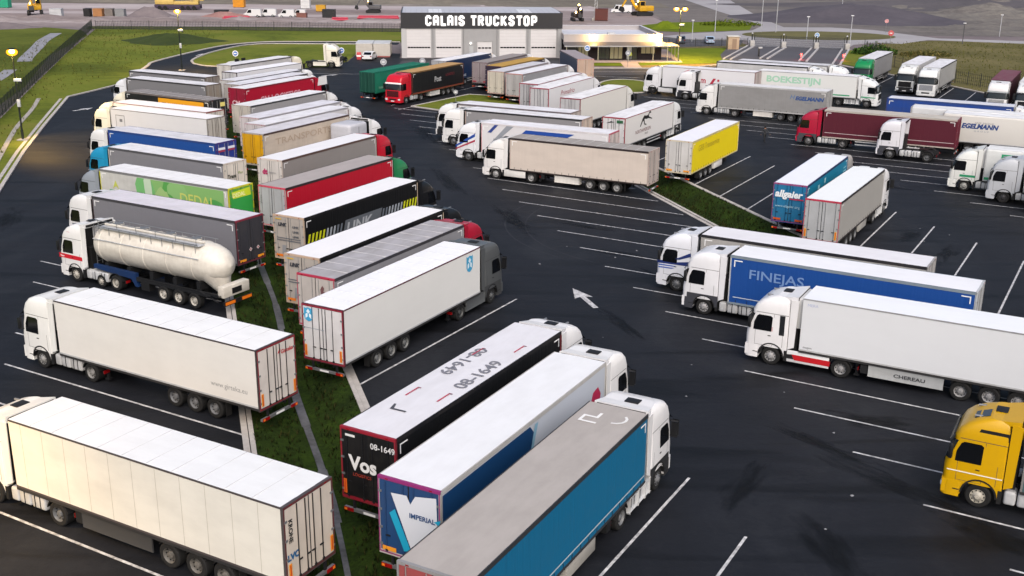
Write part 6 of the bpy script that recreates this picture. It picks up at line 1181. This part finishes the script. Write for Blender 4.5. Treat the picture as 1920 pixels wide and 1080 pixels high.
# solo tractors
for lab, x, y, yaw, k in (
    ('white tractor unit with grey lower half and bare chassis before the maroon trailer', 40.65, 113.0, 151, dict(style='boxy', col='#d6d6de', low='#3c3e47')),
    ('white tractor unit with dark lower panels before the trailer with crimson swoosh letters', 25.7, 154.3, 151, dict(style='boxy', col='#dcdce0', low='#22242c')),
    ('cream tractor unit with bare chassis on the grass edge left of the storage containers', -32.05, 189.1, -3, dict(style='tall', col='#ddd8cc', skirt='#d6d3c9', wheels='#4a4a44')),
    ('low white cab roof peeping over the farthest trailers, below a round blue sign', -40.6, 168.0, 151, dict(style='low', col='#dcdad2'))):
    t = thing('tractor_unit', lab, 'truck', (x, y, 0), R(yaw), 'tractor units parked without trailers'); tractor(t, **k)
# right edge trucks
t, c, b = rig('white box trailer and cab with a green waist stripe at the right edge', 42.5, 98.0, 151,
    C('round', '#dcdedc', wheels='#a9a9a6'), T('reefer', side='#d9dcdc', roof='#e2e4e6', rear='#c9c9c9', frame='#a9a9a9', plates=None, seams=False, rounded=True))
decal(c, [([(.95, 0), (2.25, 0), (2.25, .2), (.95, .2)], '#1f8f62')], 'L', (0, 1.263, 1.32)); decal(b, [([(0, .12), (2.4, .12), (2.4, .34), (0, .34)], '#1f8f62'), ([(1.2, 2.0), (2.6, 2.0), (2.2, 2.5), (1.2, 2.5)], '#1f8f62')], 'L', (-.1, 1.275, 1.15))
rig('silver-white truck parked close in front of the green-striped one at the right edge', 44.1, 93.4, 151,
    C('tall', '#b7bbc2', wheels='#3c3c40'), T('curtain', side='#b3b3b6', roof='#d9d9de', rear='#b9b9b9', frame='#a9a9a9', plates=None, seams=False))
rig('white truck of which only the very front shows at the right edge of the photo', 45.7, 89.1, 151,
    C('tall', '#d9dadc'), T('reefer', side='#d3d3d6', roof='#dfdfe2', rear='#b9b9b9', frame='#a9a9a9', plates=None, seams=False))
t, c, b = rig('golden yellow cab with a thin white stripe at the bottom right corner', 20.6, 39.96, 151,
    C('tall', '#c99c00', visor='#2a2518', wheels='#b9b4a8'), T('curtain', side='#3b5a60', roof='#8a8f92', rear='#8a8a8a', frame='#7c7c7c', front='#6b2a22', plates=None, seams=False))
decal(c, [([(.15, 0), (2.22, 0), (2.22, .05), (.15, .05)], '#e9e4d4')], 'L', (0, 1.263, 1.42)); decal(c, [([(.0, .1), (.12, .0), (1.2, 0), (1.2, .34), (.1, .34)], '#17171a')], 'L', (-1.1, 1.2, 3.05), name='air_intake')
part(c, 'roof_window', ('yw',), lambda mb: mb.add([(-1.42, -.05, 3.835), (-.86, -.05, 3.625), (-.86, .72, 3.625), (-1.42, .72, 3.835)], [(0, 1, 2, 3)], plain('roof_glass', '#33373d', .2)))
# heading right
t, c, b = rig('white trailer with a black line under its roof, in front of the entrance lanes', 42.51, 160.51, -29.3,
    C('round', '#e0e1e3'), T('curtain', side='#bdbdbf', roof='#dcdce2', rear='#a9a9ac', frame='#4c4c50', rail='#141418', seams=False, plates=None))
rig('truck hidden behind the black lined white trailer, white cab poking out at the lanes', 45.9, 162.6, -29.3,
    C('tall', '#e2e3e5'), T('curtain', side='#bdbdbf', roof='#cfd0d6', rear='#a9a9ac', frame='#4c4c50', rail='#77777c', seams=False, plates=None))
t, c, b = rig('long white box trailer with pale green capital letters and a white cab facing right', 46.36, 149.81, -28.8,
    C('round', '#dcdee0', wheels='#6b6b6e'), T('reefer', side='#d4d6d6', roof='#e6e6ea', rear='#c9c9cc', frame='#9a9a9e', plates=None, seams=False, sidedirt=.04))
letter(b, 'BOEKESTIJN', 'R', (-12.3, -1.275, 2.6), 1.15, '#9cc8b2', bold=.04, sx=1.22); decal(b, [([(0, 0), (11.8, 0), (11.8, .16), (0, .16)], '#2f9468')], 'R', (-12.6, -1.275, 1.35)); decal(c, [([(-2.2, 0), (-.4, 0), (-.2, .1), (-2.2, .18)], '#2f9468')], 'R', (0, -1.262, 1.3))
rig('royal blue trailer with a pale roof facing right, behind the two rounded white trailers', 55.84, 123.39, -28.6,
    C('tall', '#dcdde0'), T('curtain', side='#153f8c', roof='#d3d6de', rear='#3b4c78', frame='#33407c', rail='#25407c', seams=False, plates=None))
rig('plain white trailer with rounded upper edges just before the royal blue one at right', 56.29, 116.58, -29.0,
    C('round', '#dcdde0'), T('reefer', side='#d3d5d8', roof='#e2e4e8', rear='#c9c9cc', frame='#a9a9ac', seams=False, plates=None, rounded=True))
t, c, b = rig('white trailer with rounded edges and dark blue lettering behind the maroon trailer', 58.17, 112.14, -29.0,
    C('round', '#dcdde0'), T('reefer', side='#cfcdc9', roof='#e2e4e8', rear='#c9c9cc', frame='#a9a9ac', seams=False, plates=None, rounded=True, sidedirt=.06))
letter(b, 'EGELMANN', 'R', (-11.6, -1.275, 2.65), .68, '#1f3f7c', bold=.035, shear=.25, sx=1.0); letter(b, 'WE MOVE', 'R', (-10.3, -1.275, 3.15), .26, '#8a8a8e', sx=1.6); letter(b, 'G R O U P', 'R', (-10.3, -1.275, 2.3), .22, '#8a93a0', sx=1.5)
# facing the camera
for lab, x, y, yaw, cc, tr in (
    ('green cab facing the camera with a grey trailer, parked beside the entrance lanes', 54.01, 171.77, -119.0, C('tall', '#11804a', visor='#0f4a30'), T('curtain', side='#8d8d90', roof='#dcdce2', frame='#77777a', rail='#2b2b2e', seams=False, plates=None)),
    ('white cab with a black bumper facing the camera, next to the green cab', 58.15, 164.3, -119.6, C('tall', '#d6d8d8', low='#1c1d22', grille='#101114'), T('curtain', side='#c2c2c6', roof='#e2e2e8', frame='#a9a9ad', rail='#c2c2c6', seams=False, plates=None)),
    ('white cab with wide pale grille facing the camera, grey trailer, near the fence', 59.86, 160.4, -119.8, C('boxy', '#d9dbdd', grille='#a3a8b0'), T('curtain', side='#a3a3a3', roof='#dfdfe5', frame='#77777a', rail='#2b2b2e', seams=False, plates=None)),
    ('white cab facing the camera with a maroon trailer and maroon roof, upper right', 63.82, 146.17, -118.6, C('boxy', '#d6d6d8', grille='#b3b5b8', visor='#8a8f92'), T('curtain', side='#3f1420', roof='#6b3040', frame='#3f1420', rail='#4c1c2a', seams=False, plates=None, front='#3f1420')),
    ('white cab facing the camera cut by the right edge, beside the maroon trailer', 66.85, 144.5, -118.6, C('tall', '#d6d8da'), T('curtain', side='#b3b3b6', roof='#dcdce0', frame='#8a8a8d', rail='#5c5c60', seams=False, plates=None))):
    rig(lab, x, y, yaw, cc, tr)
# ---------------------------------------------------------------- silo tanker
t = thing('tanker_truck', 'white silo tanker truck with a red-striped cab and dark blue chassis frame', 'truck', (-26.4, 68.8, 0), R(150.0), GT)
c = tractor(t, 'tall', '#dedede', axle3=True, wheels='#b0aca4')
decal(c, [([(.0, 0), (2.2, 0), (2.2, .26), (.0, .3)], '#c2182b')], 'L', (0, 1.263, 1.5), name='red_stripe'); letter(c, 'Trans', 'L', (-.15, 1.27, 1.58), .16, '#e6d9da', bold=.01); letter(c, 'Silo', 'L', (-.9, 1.2, 3.15), .25, '#c25a66')
tk = dirty('tank_enamel', '#d8d3c9', '#85786a', .4, .5, scale=(.5, .5, 1.2), spec=.5); NB = dirty('navy_frame', '#17315c', '#2b2b2e', .3, .4)
def tank(mb):
    prof = [(-11.1, .02), (-11.0, .35), (-10.8, .65), (-10.35, .98), (-9.7, 1.18), (-9.0, 1.24), (-.9, 1.24), (-.45, 1.16), (-.15, .95), (.05, .6), (.12, .02)]
    mb.lathe(prof, tk, 'x', (0, 0, 2.7), 32)
    for x in (-.95, -2.9, -4.9, -6.9, -9.0): mb.lathe([(x-.045, 1.245), (x, 1.275), (x+.045, 1.245)], tk, 'x', (0, 0, 2.7), 32)
tb = part(t, 'tank', ('t',), tank)
def cone(mb):
    mb.cyl((-9.8, 0, 2.2), (-10.4, 0, .95), 1.05, tk, 24, .28); mb.bbox(-11.4, -10.9, -1.1, 1.1, 1.0, 1.7, tk, .06); mb.box(-11.42, -11.4, -.4, .4, 1.15, 1.5, BLACK)
part(tb, 'discharge_cone', ('t',), cone)
def walk(mb):
    for y in (-.75, .95): mb.cyl((-.6, y, 3.98), (-9.4, y, 3.98), .03, STEEL, 6)
    for i in range(10):
        x = -.8 - i*.93; mb.cyl((x, .95, 3.98), (x, .95, 3.35), .02, STEEL, 6); mb.cyl((x, -.75, 3.98), (x, -.75, 3.6), .02, STEEL, 6)
    mb.box(-9.4, -.6, .35, .9, 3.86, 3.9, ALU); mb.cyl((-.6, .95, 4.35), (-9.4, .95, 4.35), .025, STEEL, 6); mb.cyl((-.7, .3, 3.98), (-9.3, .3, 3.98), .07, tk, 8)
    for i in range(6): mb.cyl((-.8-i*1.7, .95, 3.98), (-.8-i*1.7, .95, 4.35), .02, STEEL, 5); mb.cyl((-.3, .9, 1.4), (-.3, .9, 4.0), .03, STEEL, 6); mb.cyl((-.3, .5, 1.4), (-.3, .5, 4.0), .03, STEEL, 6)
    for i in range(9): mb.cyl((-.3, .5, 1.6+i*.28), (-.3, .9, 1.6+i*.28), .015, STEEL, 5)
    mb.cyl((-.5, 1.22, 3.2), (-9.6, 1.2, 3.2), .035, ALU, 6)
part(tb, 'walkway', ('t',), walk)
for x in (-1.6, -3.9, -6.2, -8.4):
    part(tb, 'manhole', ('t',), lambda mb: (mb.cyl((0, 0, 3.9), (0, 0, 4.06), .32, tk, 16), mb.cyl((0, 0, 4.06), (0, 0, 4.1), .26, STEEL, 12), mb.box(-.4, .4, -.04, .04, 4.08, 4.13, STEEL)), (x, 0, 0))
def fr(mb):
    for sy in (-1, 1):
        mb.prism([(-.2, 1.45), (-.2, 1.2), (-3.6, 1.0), (-3.9, .55), (-4.15, .55), (-4.0, 1.05), (-4.0, 1.4)], sy*1.15, sy*.9, NB); mb.box(-11.2, -4.0, sy*1.1, sy*.95, 1.0, 1.16, DSTEEL); mb.box(-10.4, -4.1, sy*1.2, sy*1.15, .95, 1.08, DSTEEL)
        mb.box(-5.2, -4.5, sy*1.2, sy*.7, .45, .95, BLACK); mb.cyl((-9.5, sy*1.15, 1.2), (-10.9, sy*1.1, .7), .05, BLACK, 6)
    for k in range(3): mb.cyl((-6.4-1.31*k, -.9, .51), (-6.4-1.31*k, .9, .51), .09, DSTEEL)
    for i in range(5): mb.box(-1-i*2, -1.3-i*2, -.9, .9, 1.15, 1.6, DSTEEL)
    mb.box(-11.5, -11.38, -1.2, 1.2, .55, .8, BLACK); mb.box(-11.52, -11.5, .3, 1.1, .6, .78, ORANGE); mb.box(-11.52, -11.5, -1.1, -.3, .6, .78, ORANGE)
part(t, 'trailer_chassis', ('tank',), fr)
for k in range(3):
    for sy in (-1, 1): wheel(t, -6.4-1.31*k, sy, .4, '#c4c0b8', False)
